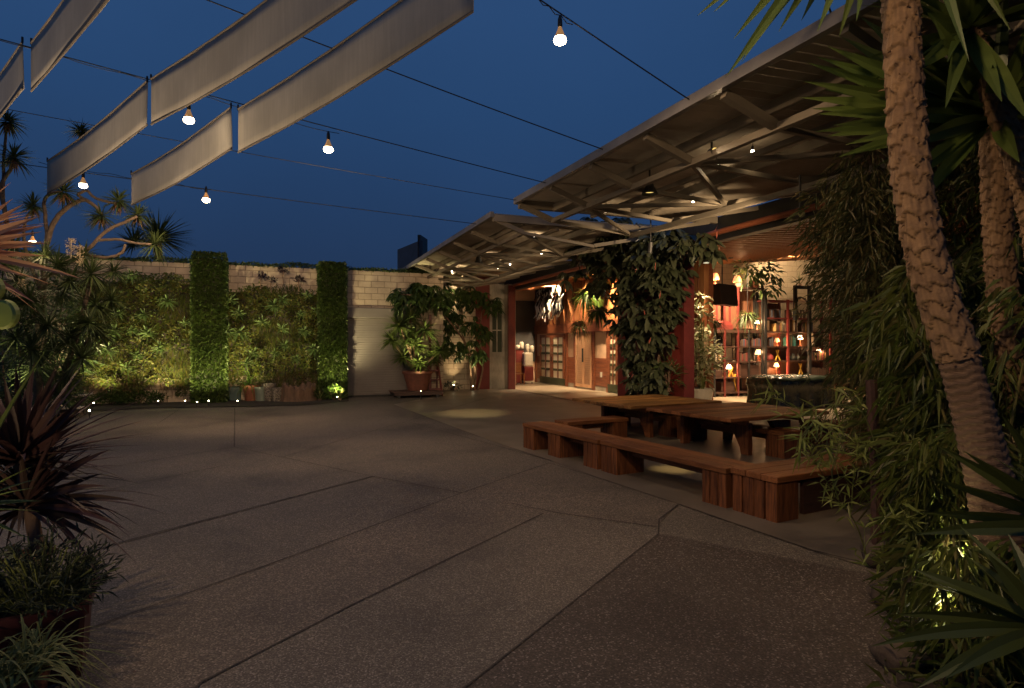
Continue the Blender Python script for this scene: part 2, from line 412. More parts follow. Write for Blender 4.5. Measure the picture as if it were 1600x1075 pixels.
mShadeR = emit('lit_peach_shade', (1.0,0.36,0.15), 1.1)
mShadeW = emit('lit_white_shade', (1.0,0.78,0.50), 4.5)
mLens = emit('uplight_lens', (1.0,0.88,0.55), 28.0)
# ================================================================ ground
gm = MB(); gm.add([(-150,-60,0),(150,-60,0),(150,200,0),(-150,200,0)], [(0,1,2,3)])
struct(gm.build('ground', mGround))
def slab(name, pts, m, z):
    b = MB(); b.add([Vector((p.x,p.y,z)) for p in pts], [tuple(range(len(pts)))])
    o = b.build(name, m); 
    if o.data.polygons[0].normal.z < 0: o.data.flip_normals()
    return struct(o)
def gl(*a): return [G(x, y) for x, y in a]
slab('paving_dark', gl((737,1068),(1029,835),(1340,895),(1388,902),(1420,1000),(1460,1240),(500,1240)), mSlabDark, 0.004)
slab('paving_grey', gl((737,1068),(500,1240),(150,1240),(315,1068),(553,945),(850,803),(1025,824),(1029,835)), mSlabGrey, 0.004)
slab('paving_warm', gl((315,1068),(150,1240),(-250,1180),(135,985),(465,867),(722,771),(858,724),(867,722),(950,752),(1059,788),(1025,824),(850,803),(553,945)), mSlabWarm, 0.004)
slab('paving_far', gl((366,699),(441,715),(582,745),(150,860),(-250,960),(-250,790)), mSlabGrey, 0.004)
# smooth concrete round the tables, up to the building
p_ = gl((867,722),(950,752),(1059,788),(1269,861),(1355,887),(1400,896))
slab('concrete_terrace', p_ + [W(5,4.4), W(7.4,3.0), Vector((7.9,3,0)), Vector((7.9,21.2,0)), Vector((4.9,21.2,0)), Vector((4.9,19.2,0))] + gl((615,632),(770,690)), mSmooth, 0.006)
slab('interior_floor', [Vector((7.94,-3,0)), Vector((30,-3,0)), Vector((30,24.6,0)), Vector((7.94,24.6,0))], mFloor, 0.010)
jb = MB()
def joint(pts, wd=0.022):
    for a, b in zip(pts[:-1], pts[1:]):
        d = (b-a).normalized(); n = Vector((-d.y, d.x, 0))*wd/2
        k = max(1, int((b-a).length/0.25)); 
        prev = None
        for i in range(k+1):
            c = a.lerp(b, i/k); ww = n*U(0.7, 1.25); c = c + n*U(-0.3, 0.3)
            cur = (Vector((c.x+ww.x, c.y+ww.y, 0.009)), Vector((c.x-ww.x, c.y-ww.y, 0.009)))
            if prev: jb.add([prev[0], prev[1], cur[1], cur[0]], [(0,1,2,3)])
            prev = cur
joint(gl((737,1068),(900,938),(1029,835),(1340,895),(1388,902)), 0.010); joint(gl((500,1240),(737,1068)), 0.012)
joint(gl((150,1240),(315,1068),(553,945),(850,803)), 0.014)
joint(gl((-250,1180),(135,985),(465,867),(722,771)), 0.014); joint(gl((722,771),(858,724)), 0.014)
joint(gl((150,860),(200,845),(582,745),(722,771)), 0.014); joint(gl((-250,960),(150,860)), 0.014)
joint(gl((-100,775),(200,726),(366,699),(441,715)), 0.014); joint(gl((441,715),(582,745)), 0.014)
joint(gl((366,699),(367,638)), 0.02); joint(gl((150,770),(350,728)), 0.012); joint(gl((280,640),(250,660)), 0.014)
joint(gl((800,788),(875,803),(1025,824)), 0.012); joint(gl((1029,835),(1030,812),(1059,790)), 0.014)
joint(gl((858,724),(950,752),(1059,788),(1269,861),(1388,890)), 0.010)
joint(gl((441,715),(700,640),(760,622)), 0.012); joint(gl((640,660),(860,720)), 0.012)
o = jb.build('slab_joint_lines', mJoint); struct(o)
# ================================================================ back wall of the yard
YW = 19.3
wl = MB()
wl.box((-12,YW,0), (1.80,YW+0.25,3.93)); wl.box((1.80,YW,2.78), (4.0,YW+0.25,3.93)); wl.box((4.0,YW,0), (4.9,YW+0.25,3.93))
o = wl.build('block_wall', mBlock); tag(o, 'long cream concrete block wall across the back of the courtyard, planted with green panels', 'wall')
rd = thing('roller_shutter', 'grey steel roller shutter door in the block wall beside the ivy column', 'shutter door', (2.9,YW+0.1,0))
sh = MB()
n = 32; z0, z1 = 0.06, 2.46
for i in range(n):
    a = z0+(z1-z0)*i/n; b = z0+(z1-z0)*(i+1)/n
    sh.add([(1.88,YW+0.10,a),(3.92,YW+0.10,a),(3.92,YW+0.094,a+(b-a)*.8),(1.88,YW+0.094,a+(b-a)*.8),(3.92,YW+0.10,b),(1.88,YW+0.10,b)], [(0,1,2,3),(3,2,4,5)])
sh.build('curtain', mRoller, rd)
MB().cbox((1.86,YW-0.05,2.46),(3.94,YW+0.2,2.775), 0.014).build('hood', mRoller, rd)
MB().box((1.88,YW+0.06,0.0),(3.92,YW+0.13,0.06)).build('bottom_bar', mDark, rd)
for x in (1.80, 3.92): MB().box((x,YW-0.02,0),(x+0.08,YW+0.16,2.46)).build('guide_rail', mDark, rd)
# recessed end wall next to the building
YR = 21.3
wl = MB(); wl.box((4.65,YR,0),(6.62,YR+0.25,4.6)); wl.box((4.65,YW+0.25,0),(4.9,YR,3.93))
o = wl.build('block_wall', mBlock); tag(o, 'short recessed cream block wall behind the leafy tree beside the red panel', 'wall')
# ================================================================ the warehouse
XF = 7.97
wh = thing('warehouse', 'open fronted warehouse with red piers, wood panelled back wall and slatted ceiling', 'building', (XF,12,0))
MB().box((7.74,20.9,0),(8.04,21.34,3.86)).build('corner_post', mCreamFrame, wh)
MB().box((7.72,20.78,0),(7.98,20.895,3.80)).build('door_jamb', mRedDark, wh)
MB().box((6.62,YR-0.02,0),(7.16,YR+0.2,4.4)).build('red_panel', mRed, wh)
# old white door
dr = MB(); y0, y1 = YR-0.03, YR+0.06
dr.box((7.16,y0,0),(7.26,y1,3.9)); dr.box((7.64,y0,0),(7.735,y1,3.9)); dr.box((7.26,y0,0),(7.64,y1,0.16)); dr.box((7.26,y0+0.02,0.16),(7.64,y1,1.20)); dr.box((7.26,y0,1.2),(7.64,y1,1.36))
dr.box((7.26,y0,3.0),(7.64,y1,3.9)); dr.box((7.43,y0+0.01,1.36),(7.47,y1-0.02,3.0)); dr.box((7.26,y0+0.015,2.15),(7.43,y1-0.03,2.19)); dr.box((7.47,y0+0.015,2.15),(7.64,y1-0.03,2.19))
d_ = dr.build('door', mCreamFrame, wh); d_['label'] = 'tall weathered white door with narrow panes'
MB().box((7.262,y0+0.04,1.362),(7.638,y0+0.05,2.998)).build('pane', mGreenPaint, d_)
# piers, header, pipe
MB().box((7.85,10.72,0),(8.15,13.3,3.86)).build('red_pier', mRed, wh)
MB().box((7.84,10.60,0),(8.10,10.715,3.80)).build('door_jamb', mRedDark, wh)
MB().box((7.93,-3,3.84),(8.25,22.5,4.10)).build('header_beam', mDark, wh)
hb = MB().tube([(7.90,-3,3.80),(7.90,20.7,3.80)], 0.055, 10); hb.build('rusty_pipe', mCopper, wh, smooth=True)
MB().box((8.0,-3,3.66),(8.2,10.6,3.80)).build('door_track', mDark, wh)
MB().box((8.0,13.3,3.66),(8.2,20.9,3.80)).build('door_track', mDark, wh)
# roof sheet above + slatted ceiling rising inwards
def cz(x): return 3.88 + 0.088*(x-8)
ce = MB()
for y0_, y1_ in ((-3,24.9),):
    ce.add([(8.25,y0_,cz(8.25)+0.2),(30,y0_,cz(30)+0.2),(30,y1_,cz(30)+0.2),(8.25,y1_,cz(8.25)+0.2)], [(0,1,2,3)])
ce.build('roof_deck', mDark, wh)
sl = MB()
y = -2.0
while y < 24.3:
    sl.beam((8.26,y,cz(8.26)), (26,y,cz(26)), 0.09, 0.16); y += 0.30
sl.build('ceiling_slats', mCedar, wh)
# wood panelled inner wall (first bay)
XI = 10.4
def yI(px): return onx(px, 540, XI).y
wb = MB(); yb = 24.6
ys = [14.2, yI(955), yI(927), yI(901), yI(883), yI(845), yb]
MB().box((XI,13.2,2.46),(XI+0.15,yb,4.3)).build('upper_panelling', mCedar, wh)
bt = MB(); y = 13.4
while y < yb: bt.box((XI-0.025,y,2.46),(XI,y+0.05,4.25)); y += 0.62
bt.build('batten', mWainscot, wh)
MB().box((XI-0.09,13.2,2.10),(XI+0.1,yb,2.46)).build('lintel_beam', mWainscot, wh)
MB().box((XI+0.01,13.2,1.12),(XI+0.12,yb,2.10)).build('plaster_panel', mPeach, wh)
ws = MB()
for z_ in (0.18,0.345,0.51,0.675,0.84,1.005): ws.box((XI-0.01,13.2,z_),(XI+0.1,yb,z_+0.158))
ws.build('wainscot', mWainscot, wh)
MB().box((XI-0.005,13.2,0.01),(XI+0.1,yb,0.17)).build('skirting', mCreamFrame, wh)
for px in (838, 886, 899.5, 928, 951):
    y = yI(px); MB().box((XI-0.04,y-0.10,0.0),(XI-0.011,y+0.10,2.10)).build('door_trim', mWainscot, wh)
def french(ya, yb_):
    nleaf = 2; lw = (yb_-ya)/nleaf
    fr = MB(); pn = MB(); gr = MB(); x0, x1 = XI-0.06, XI-0.012
    for k in range(nleaf):
        a = ya+k*lw+0.01; b = a+lw-0.02
        fr.box((x0,a,0.30),(x1,a+0.14,2.06)); fr.box((x0,b-0.14,0.30),(x1,b,2.06)); fr.box((x0,a+0.14,1.94),(x1,b-0.14,2.06))
        gr.box((x0,a,0.03),(x1,b,0.298))
        ia, ib = a+0.14, b-0.14; nr = 5
        fr.box((x0+0.005,(ia+ib)/2-0.03,0.30),(x1,(ia+ib)/2+0.03,1.94))
        for r in range(1, nr):
            z_ = 0.30+1.64*r/nr
            gr.box((x0+0.007,ia,z_-0.045),(x1-0.004,ib,z_+0.045))
        pn.box((x0+0.03,ia+0.002,0.302),(x1-0.004,ib-0.002,1.938))
    d = fr.build('french_door', mWainscot, wh); gr.build('green_rail', mGreenPaint, d); pn.build('pane', mGlass, d)
    hd = MB().box((x0-0.04,(ya+yb_)/2-0.05,0.95),(x0,(ya+yb_)/2-0.03,1.15)); hd.build('handle', mDark, d)
french(yI(883.5), yI(845)); french(yI(985), yI(951.5))
lv = MB(); a, b = yI(926), yI(901.5); x0 = XI-0.07
for k in range(2):
    p = a+(b-a)/2*k+0.01; q = p+(b-a)/2-0.02
    lv.box((x0,p,0.08),(x0+0.05,p+0.07,2.06)); lv.box((x0,q-0.07,0.08),(x0+0.05,q,2.06)); lv.box((x0,p+0.07,1.98),(x0+0.05,q-0.07,2.06)); lv.box((x0,p+0.07,0.08),(x0+0.05,q-0.07,0.2))
    for i in range(25):
        z_ = 0.22+i*0.07; lv.add([(x0+0.004,p+0.07,z_),(x0+0.004,q-0.07,z_),(x0+0.04,q-0.07,z_+0.064),(x0+0.04,p+0.07,z_+0.064)], [(0,1,2,3)])
d = lv.build('louvred_door', mShutterW, wh); MB().box((x0-0.03,(a+b)/2-0.04,1.0),(x0,(a+b)/2+0.04,1.5)).build('handle', mDark, d)
for px, nm in ((886,'socket'),(940,'socket')):
    y = yI(px); MB().box((XI-0.035,y-0.06,0.5),(XI-0.012,y+0.06,0.68)).build('wall_socket', mWhitePot, wh)
# end wall of the first bay with a charcoal board
MB().box((8.04,24.6,0),(12.5,24.85,4.6)).build('end_wall', mPeach, wh)
MB().box((8.06,24.55,0.9),(10.35,24.598,3.55)).build('charcoal_board', mBlackboard, wh)
# second bay: block end wall, floor to ceiling
YB = 16.35
MB().box((XI+0.15,YB,0),(27,YB+0.2,5.4)).build('inner_block_wall', mBlockIn, wh)
MB().box((26.8,-3,0),(27,YB,5.6)).build('inner_side_wall', mBlockIn, wh)
MB().box((XI+0.16,13.2,0),(XI+0.3,YB-0.01,4.2)).build('partition', mWainscot, wh)
# ================================================================ canopies (raised hangar doors)
XE, ZE = 3.78, 4.06
def canopy(label, y0, y1, ze, nb, ze2=None):
    ze2 = ze if ze2 is None else ze2
    root = thing('canopy', label, 'canopy', (6, (y0+y1)/2, 3.6))
    def zz(y): return ze + (ze2-ze)*(y1-y)/(y1-y0)
    sh = MB(); n = int((y1-y0)/0.075); xi = 7.90
    prof = []
    for i in range(n+1):
        y = y0+(y1-y0)*i/n; prof.append((y, 0.03 if i%2 else 0.0))
    vs = []; fs = []
    for y, h in prof: vs += [(XE,y,zz(y)+0.05+h), (xi,y,ZE+0.05+h)]
    for i in range(n): fs.append((2*i,2*i+1,2*i+3,2*i+2))
    sh.add(vs, fs); sh.build('roof_sheet', mSheet, root)
    MB().beam((XE-0.045,y0,zz(y0)+0.04),(XE-0.045,y1,zz(y1)+0.04),0.07,0.105).build('front_edge_beam', mFascia, root)
    for y in (y0+0.05, y1-0.05):
        MB().beam((XE,y,zz(y)-0.02),(xi,y,ZE-0.02),0.10,0.13).build('end_beam', mSteel, root)
    X1, Z1 = 4.40, 3.80; X2, Z2 = 5.95, 3.63; XM, ZM = 5.15, 3.93
    def z1(y): return Z1+(zz(y)-ZE)
    for (x, z, wd, h) in ((X1,Z1,0.07,0.07),(X2,Z2,0.07,0.07)):
        MB().beam((x,y0+0.1,z+zz(y0)-ZE),(x,y1-0.1,z+zz(y1)-ZE),wd,h).build('truss_chord', mSteel, root)
    MB().beam((X1+0.02,y0+0.1,zz(y0)-0.04),(X1+0.02,y1-0.1,zz(y1)-0.04),0.05,0.12).build('purlin', mSteel, root)
    MB().beam((XM,y0+0.1,ZM+zz(y0)-ZE),(XM,y1-0.1,ZM+zz(y1)-ZE),0.06,0.06).build('purlin', mSteel, root)
    MB().beam((X2+0.02,y0+0.1,ZE-0.04),(X2+0.02,y1-0.1,ZE-0.04),0.05,0.12).build('purlin', mSteel, root)
    ys = [y0+0.08+(y1-y0-0.16)*i/nb for i in range(nb+1)]
    for i, y in enumerate(ys):
        MB().beam((XE,y,zz(y)-0.03),(X1,y,z1(y)+0.01),0.075,0.08).build('rafter', mSteel, root)
        MB().beam((X2,y,Z2+0.01),(7.7,y,ZE-0.08),0.07,0.07).build('rafter', mSteel, root)
        if i % 2 == 1:
            for k in (-1, 0, 1):
                if 0 <= i+k <= nb: MB().beam((X1,ys[i+k],z1(ys[i+k])),(X2,y,Z2),0.05,0.055).build('brace', mSteel, root)
        else:
            MB().beam((X1,y,z1(y)),(X2,y,Z2),0.05,0.055).build('brace', mSteel, root)
    return root
canopy('far ribbed steel canopy with cream trusses above the end bay and block wall', 10.95, 22.6, ZE, 8)
canopy('near ribbed steel canopy with cream trusses reaching over the picnic tables', 0.6, 9.72, ZE-0.03, 7, 3.86)
# billboard beyond the wall
bb = thing('billboard', 'dark billboard on posts rising behind the wall at the far canopy corner', 'billboard', at(645,400,40)*1)
c0 = at(621,400,40); c1 = at(656,400,36.5); c2 = at(668,400,38.5)
za, zb = c0.z-2.0, 0
def zpx(py, Y): return EYE+(540-py)/FPX*Y
f1 = MB(); q = Vector((0.25,0.1,0))
def face(a, b, t0, t1, zb0, zb1, th):
    a = Vector(a); b = Vector(b); d = (b-a).normalized(); n_ = Vector((-d.y,d.x,0))*th
    return MB().prism([Vector((a.x,a.y,zb0)),Vector((b.x,b.y,zb1)),Vector((b.x,b.y,t1)),Vector((a.x,a.y,t0))], n_)
mBill = mat('billboard_face', (0.05,0.055,0.075), 0.5, 0.5, 0.9, stretch=(1,1,1.5), c2=(0.018,0.02,0.03), det=3)
zt = zpx(390, 40); face(c0, c1, zt, zt, zt-1.95, zt-1.95, 0.18).build('panel', mBill, bb)
ztb = zpx(374, 38.5); face(at(657,400,36.6), c2, ztb-0.05, ztb, ztb-2.0, ztb-2.0, 0.18).build('panel', mDark, bb)
fm = MB()
for a in (c0, c1): pass
for t in (0.2, 0.8):
    p = c0.lerp(c1, t)+Vector((0.5,0.6,0)); MB().tube([(p.x,p.y,0),(p.x,p.y,zt-0.2)], 0.12, 8).build('post', mDark, bb)
# ================================================================ picnic tables and benches on the terrace
NA = math.atan2(0.47, 0.88) - TH
OX, OY = 1.10, 7.79
def TP(al, off, z=0.0): return W(OX+0.47*al+0.88*off, OY-0.88*al+0.47*off, z)
def rot_thing(name, label, cat, loc, rz, group=None):
    r = thing(name, label, cat, loc, group); r.rotation_euler = (0,0,rz); return r
def local(b, name, m, parent, **k): return b.build(name, m, parent, world=False, **k)
def table(label, al, off, sx, sy, top):
    r = rot_thing('picnic_table', label, 'table', TP(al, off), NA, 'low hardwood tables on the terrace')
    h = 0.60; b = MB(); n = 9; w_ = sy/n
    for i in range(n): b.cbox((-sx/2+U(0,0.012),-sy/2+i*w_+0.002,h-0.052+U(-.001,.001)),(sx/2-U(0,0.012),-sy/2+(i+1)*w_-0.002,h+U(-.0015,.0015)), 0.006)
    local(b, 'tabletop', top, r)
    ap = MB(); ap.box((-0.62,-sy/2+0.12,h-0.13),(-0.56,sy/2-0.12,h-0.054)); ap.box((0.56,-sy/2+0.12,h-0.13),(0.62,sy/2-0.12,h-0.054))
    ap.box((-0.56,-0.04,h-0.12),(0.56,0.04,h-0.055)); local(ap, 'apron', mWood, r)
    t = 0.085
    for x, y, ax in ((-0.42,0.62,'x'),(-0.42,-0.55,'y'),(0.46,-0.60,'x'),(0.46,0.62,'y')):
        g = MB(); s = -1 if x > 0 else 1; sy_ = -1 if y > 0 else 1; zt = h-0.132
        if ax == 'x':
            g.prism([(x-s*0.06,y,0.0),(x+s*0.07,y,0.0),(x+s*0.09,y,0.10),(x+s*0.36,y,zt),(x-s*0.06,y,zt)], (0,t,0))
        else:
            g.prism([(x,y-sy_*0.06,0.0),(x,y+sy_*0.07,0.0),(x,y+sy_*0.09,0.10),(x,y+sy_*0.30,zt),(x,y-sy_*0.06,zt)], (t,0,0))
        local(g, 'leg', mWoodLeg, r)
    return r
table('low hardwood table farther from the camera, its plank top lit golden', -2.43, 2.85, 2.10, 1.75, mWoodTop)
table('low hardwood table nearer the camera, darker plank top beside the corner bench', -0.43, 2.97, 2.14, 1.74, mWood)
def bench(label, al, off, L, wd, h, along=True, side=False, blocks=(0,1), m=None):
    """al/off: the corner of the bench nearest the yard; along=True runs away from the camera"""
    m = m or mWood
    cx = TP(al-L/2, off+wd/2) if along else TP(al+wd/2, off+L/2)
    r = rot_thing('bench', label, 'bench', cx, NA+(math.pi/2 if along else 0), 'hardwood plank benches round the tables')
    b = MB(); n = 3; w_ = wd/n
    for i in range(n): b.cbox((-L/2+U(0,0.006),-wd/2+i*w_+0.002,h-0.06),(L/2-U(0,0.006),-wd/2+(i+1)*w_-0.002,h+U(-.001,.001)), 0.006)
    local(b, 'seat', m, r)
    for k in blocks:
        lg = MB(); x0 = -L/2+0.01+k*(L-0.34)
        if along:
            for j in range(3): lg.cbox((x0+j*0.108,-wd/2+0.012,0.0),(x0+j*0.108+0.098,wd/2-0.012,h-0.061), 0.006)
        else:
            x0 = -L/2+0.012+k*(L-0.33); nb_ = 4; w2 = (wd-0.03)/nb_
            for j in range(nb_): lg.cbox((x0,-wd/2+0.015+j*w2+(.016 if j in (1,3) else .003),0.0),(x0+0.30,-wd/2+0.015+(j+1)*w2-.003,h-0.061), 0.006)
        local(lg, 'leg', mWoodLeg, r)
    st = MB().box((-L/2+0.41,-0.035,h-0.16),(L/2-0.41,0.035,h-0.062)); local(st, 'stretcher', m, r)
    if side:
        sd = MB().box((-L/2+0.40,-wd/2+0.03,0.03),(L/2-0.40,-wd/2+0.07,h-0.07)); local(sd, 'side_panel', mWoodDark, r)
    return r
bench('long plank bench at the yard edge, farthest of the front row', -0.02, 0.0, 1.98, 0.46, 0.39, blocks=(0,0.55,1))
bench('long plank bench at the yard edge, between the far bench and the corner bench', 2.10, 0.0, 2.06, 0.46, 0.40)
bench('heavy wide plank bench with dark side panel, nearest the camera at the corner', 2.14, 0.02, 2.9, 0.54, 0.42, along=False, side=True)
bench('plank bench tucked under the farther table', -1.66, 2.76, 1.90, 0.42, 0.38)
bench('plank bench tucked under the nearer table', 0.62, 2.76, 2.15, 0.42, 0.38)
bench('plank bench on the building side of the nearer table', 1.6, 4.3, 1.9, 0.42, 0.38)
bench('short reddish bench left of the farther table across the row', -2.25, 0.75, 1.25, 0.40, 0.37, along=False)
# ================================================================ sail strips and their cables
def P3(px, py, yy): return ony(px, py, yy)
YG, YBT, YA, YD, YEp = 11.85, 10.2, 8.36, 6.63, 4.92     # cable lines (distance along the warehouse)
gA = P3(0,245,YG); cabs = {}
def cable(label, a, b, a2=None, sag=0.04, r=0.0065):
    pts = [Vector(a).lerp(Vector(b), i/24) - Vector((0,0,sag*4*(i/24)*(1-i/24))) for i in range(25)]
    o = MB().tube(pts, r, 6).build('cable', mCable, smooth=True)
    tag(o, label, 'cable'); return pts
def ext(a, b, k): a = Vector(a); b = Vector(b); return b+(a-b)*k
cable('steel cable reaching the small gap between the canopies, lowest of the sky lines', ext(P3(0,245,YG),P3(740,343,YG),1.6), Vector((XE-0.05,YG,ZE+0.02)))
cable('thin steel cable between two bulb cables, with no bulbs on it', ext(P3(35,172,YBT),P3(800,314,YBT),1.5), Vector((XE-0.05,YBT-0.6,ZE+0.0)), r=0.005)
cable('steel cable carrying two bulbs above the longest fabric strips', ext(P3(0,55,YA),P3(845,281,YA),1.5), Vector((XE-0.05,YA,ZE-0.02)))
cable('steel cable running from the top edge to the near canopy middle', ext(P3(355,5,YD),P3(935,228,YD),1.6), Vector((XE-0.05,YD,ZE-0.04)))
cable('steel cable holding the highest bulb at the top of the picture', ext(P3(850,0,YEp),P3(1080,157,YEp),2.6), Vector((XE-0.05,YEp,ZE-0.08)), sag=0.02)
cable('short steel cable at the top right behind the palm trunk', P3(1262,-75,3.2), Vector((XE-0.05,3.3,3.98)), sag=0.0, r=0.008)
# second strand of wiring looped under the bulb cables
def wire(label, a, b, n=26, amp=0.03):
    pts = []
    for i in range(n+1):
        t = i/n; p = Vector(a).lerp(Vector(b), t); p.z -= 0.03+amp*abs(math.sin(t*math.pi*5)); pts.append(p)
    tag(MB().tube(pts, 0.0045, 5).build('lamp_wire', mCable, smooth=True), label, 'wire')
wire('black lamp wire slung under the cable above the longest fabric strips', P3(-60,38,YA), P3(530,205,YA))
wire('black lamp wire slung under the lowest sky cable', P3(60,250,YG), P3(330,293,YG))
wire('black lamp wire under the cable with the highest bulb', P3(800,-40,YEp), P3(895,33,YEp), 10)
def strip(label, a, b, h=0.52, th=0.008):
    """a hanging canvas strip between two cables, a and b its top corners"""
    a = Vector(a); b = Vector(b); r = thing('fabric_strip', label, 'fabric strip', (a+b)/2 - Vector((0,0,h)), 'canvas strips hung between the cables')
    n = 22; d = (b-a).normalized(); nrm = Vector((-d.y,d.x,0)).normalized()
    vs = []; m_ = 5
    ph = U(0,6)
    for i in range(n+1):
        t = i/n; top = a.lerp(b, t) - Vector((0,0,0.05*math.sin(math.pi*t)))
        for j in range(m_+1):
            s = j/m_; off = 0.007*math.sin(t*7+ph)*s + 0.003*math.sin(t*23+s*3+ph)
            vs.append(top - Vector((0,0,h*s)) + nrm*off)
    k = len(vs); vs += [v+nrm*th for v in vs]
    fs = []
    for i in range(n):
        for j in range(m_):
            q = i*(m_+1)+j; q2 = q+m_+1
            fs += [(q,q2,q2+1,q+1), (k+q,k+q+1,k+q2+1,k+q2)]
    for i in range(n):
        q = i*(m_+1); q2 = q+m_+1; fs += [(q,k+q,k+q2,q2), (q+m_,q2+m_,k+q2+m_,k+q+m_)]
    for j in range(m_): fs += [(j,j+1,k+j+1,k+j), (n*(m_+1)+j,k+n*(m_+1)+j,k+n*(m_+1)+j+1,n*(m_+1)+j+1)]
    b_ = MB(); b_.add(vs, fs); b_.build('canvas', mCanvas, r, smooth=True)
    hm = MB().tube([a.lerp(b, i/10)-Vector((0,0,0.05*math.sin(math.pi*i/10)-0.004)) for i in range(11)], 0.012, 6); hm.build('top_rod', mHem, r)
    hm = MB().tube([a.lerp(b, i/10)-Vector((0,0,h+0.05*math.sin(math.pi*i/10))) for i in range(11)], 0.011, 6); hm.build('bottom_hem', mHem, r)
    ck = MB()
    for p in (a, b): ck.tube([p+Vector((0,0,0.06)), p-Vector((0,0,0.01))], 0.012, 6)
    ck.build('hook', mCable, r)
def drop(p, dz=-0.05): return Vector((p.x,p.y,p.z+dz))
s1a = P3(205,272,YG); s1b = P3(361,168,YA)
strip('pale canvas strip lowest and farthest right, ending above the yuccas', s1a, s1b)
s2a = P3(372,171,YA); e2 = P3(739,-82,YEp); strip('pale canvas strip farthest right, its lit end near the top centre', s2a, e2, 0.54)
s3a = P3(74,252,YG); s3b = P3(230,127,YA)
strip('pale canvas strip second from the right, ending over the dragon tree', s3a, s3b)
s4a = P3(236,124,YA); strip('long pale canvas strip second from the right, running out of the top edge', s4a, P3(560,-110,YEp), 0.54)
s5b = P3(35,66,YA); s5a = s5b + (s3a - s3b)
strip('pale canvas strip at the left edge, the farther one of its row', s5a, s5b)
s6a = P3(49,68,YA); strip('pale canvas strip in the top left corner', s6a, s6a + (e2-s2a), 0.54)
# string bulbs: reflector lamps with a black socket
def bulb(label, p, s=1.0, power=60, aim=None, cone=172, glow=2.5):
    r = thing('string_bulb', label, 'light bulb', Vector(p)-Vector((0,0,0.27*s)), 'reflector bulbs hung from the cables')
    p = Vector(p)
    b = MB().tube([p, p-Vector((0,0,0.04*s)), p-Vector((0,0,0.10*s)), p-Vector((0,0,0.115*s))], [0.010*s,0.022*s,0.024*s,0.02*s], 10); b.build('socket', mDark, r, smooth=True)
    c = p-Vector((0,0,0.116*s))
    MB().lathe(c, [(0.018*s,0),(0.024*s,-0.02*s),(0.028*s,-0.03*s),(0.054*s,-0.10*s)], 16, cap=False).build('reflector', mBulbN, r, smooth=True)
    MB().lathe(c, [(0.055*s,-0.10*s),(0.063*s,-0.125*s),(0.055*s,-0.15*s),(0.03*s,-0.165*s),(0.004*s,-0.17*s)], 16).build('lens', mBulb, r, smooth=True)
    light('bulb_light', 'SPOT', c-Vector((0,0,0.20*s)), power, WARM, 0.06, aim or c-Vector((0,0,3)), cone, 0.35 if aim is None else 1.0, parent=r); light('bulb_glow', 'POINT', c-Vector((0,0,0.25*s)), glow, WARM, 0.06, parent=r)
KB = BULBK
bulb('highest lit bulb, hanging at the top of the sky right of centre', P3(875,24,YEp), .92, 72*KB)
bulb('lit bulb hanging above the middle of the lowest right canvas strip', P3(295,157,YA), 1.0, 24*KB, P3(295,157,YA)-Vector((.6,1.2,3)), 118, .6)
bulb('lit bulb hanging right of the canvas strips over the yard', P3(513,205,YA), 1.0, 210*KB, P3(513,205,YA)+Vector((1.5,5,-4.2)), 165, 9)
bulb('lit bulb half hidden under the second canvas strip by the dragon tree', P3(130,267,YG), 1.0, 60*KB, P3(130,267,YG)+Vector((1.5,5,-2.4)), 150)
bulb('lit bulb hanging lowest in the open sky above the tall ivy column', P3(322,291,YG), 1.0, 320*KB, P3(322,291,YG)+Vector((0.3,5,-2.6)), 160, 8)
o = at(51,360,11.0); 
bulb('distant lit bulb low at the left behind the dragon tree', o, .9, 14*KB)
# bulbs added out of view for light on the foreground plants and paving
bulb('added bulb out of view above the viewer, lighting the yuccas', W(.1,1.2,4.4), 1.0, 140*KB, at(1440,420,3.9), 120, 3)  # unseen bulb, added and tilted to light the yucca crowns
bulb('added bulb out of view at the left, lighting the yard and planters', W(-3.0,3.4,4.5), 1.0, 78*KB)  # unseen bulb, added to light the left of the yard
# tiny bare bulbs and black pendants under the canopies
def led(label, p, grp, power=1.2):
    p = Vector(p); r = thing('bare_bulb', label, 'light bulb', p-Vector((0,0,0.03)), grp)
    MB().tube([p+Vector((0,0,0.16)), p+Vector((0,0,0.05))], 0.004, 5).build('cord', mCable, r)
    MB().tube([p+Vector((0,0,0.065)), p+Vector((0,0,0.02))], 0.014, 8).build('socket', mDark, r)
    MB().lathe(p, [(0.004,0.026),(0.016,0.018),(0.02,0.0),(0.015,-0.016),(0.003,-0.021)], 10).build('globe', mLed, r, smooth=True)
    light('bulb_light', 'POINT', p-Vector((0,0,0.07)), power, (1.0,0.72,0.42), 0.03, parent=r)
near_l = [(1176,237,5.2,1.5),(1120,258,5.0,1.0),(947,327,5.2,1.0),(1083,316,6.3,1.0),(975,312,6.5,.8)]
for (px, py, x, s_), lb in zip(near_l, ('tiny bare bulb under the near canopy, brightest and farthest right','tiny bare bulb beside the diagonal strut under the near canopy','tiny bare bulb under the far end of the near canopy, leftmost there','tiny bare bulb under the near canopy just above the red pipe','tiny bare bulb between the pendant and the canopy end')):
    led(lb, onx(px, py, x), 'tiny bulbs under the near canopy', 1.1*LEDK)
for px, py, x in ((836,370,5.3),(762,401,5.2),(846,397,6.4),(797,413,6.2),(778,419,6.2),(717,419,5.2),(706,424,5.1)):
    led('tiny bare bulb hanging among the far canopy trusses', onx(px, py, x), 'tiny bulbs under the far canopy', 3.0*LEDK)
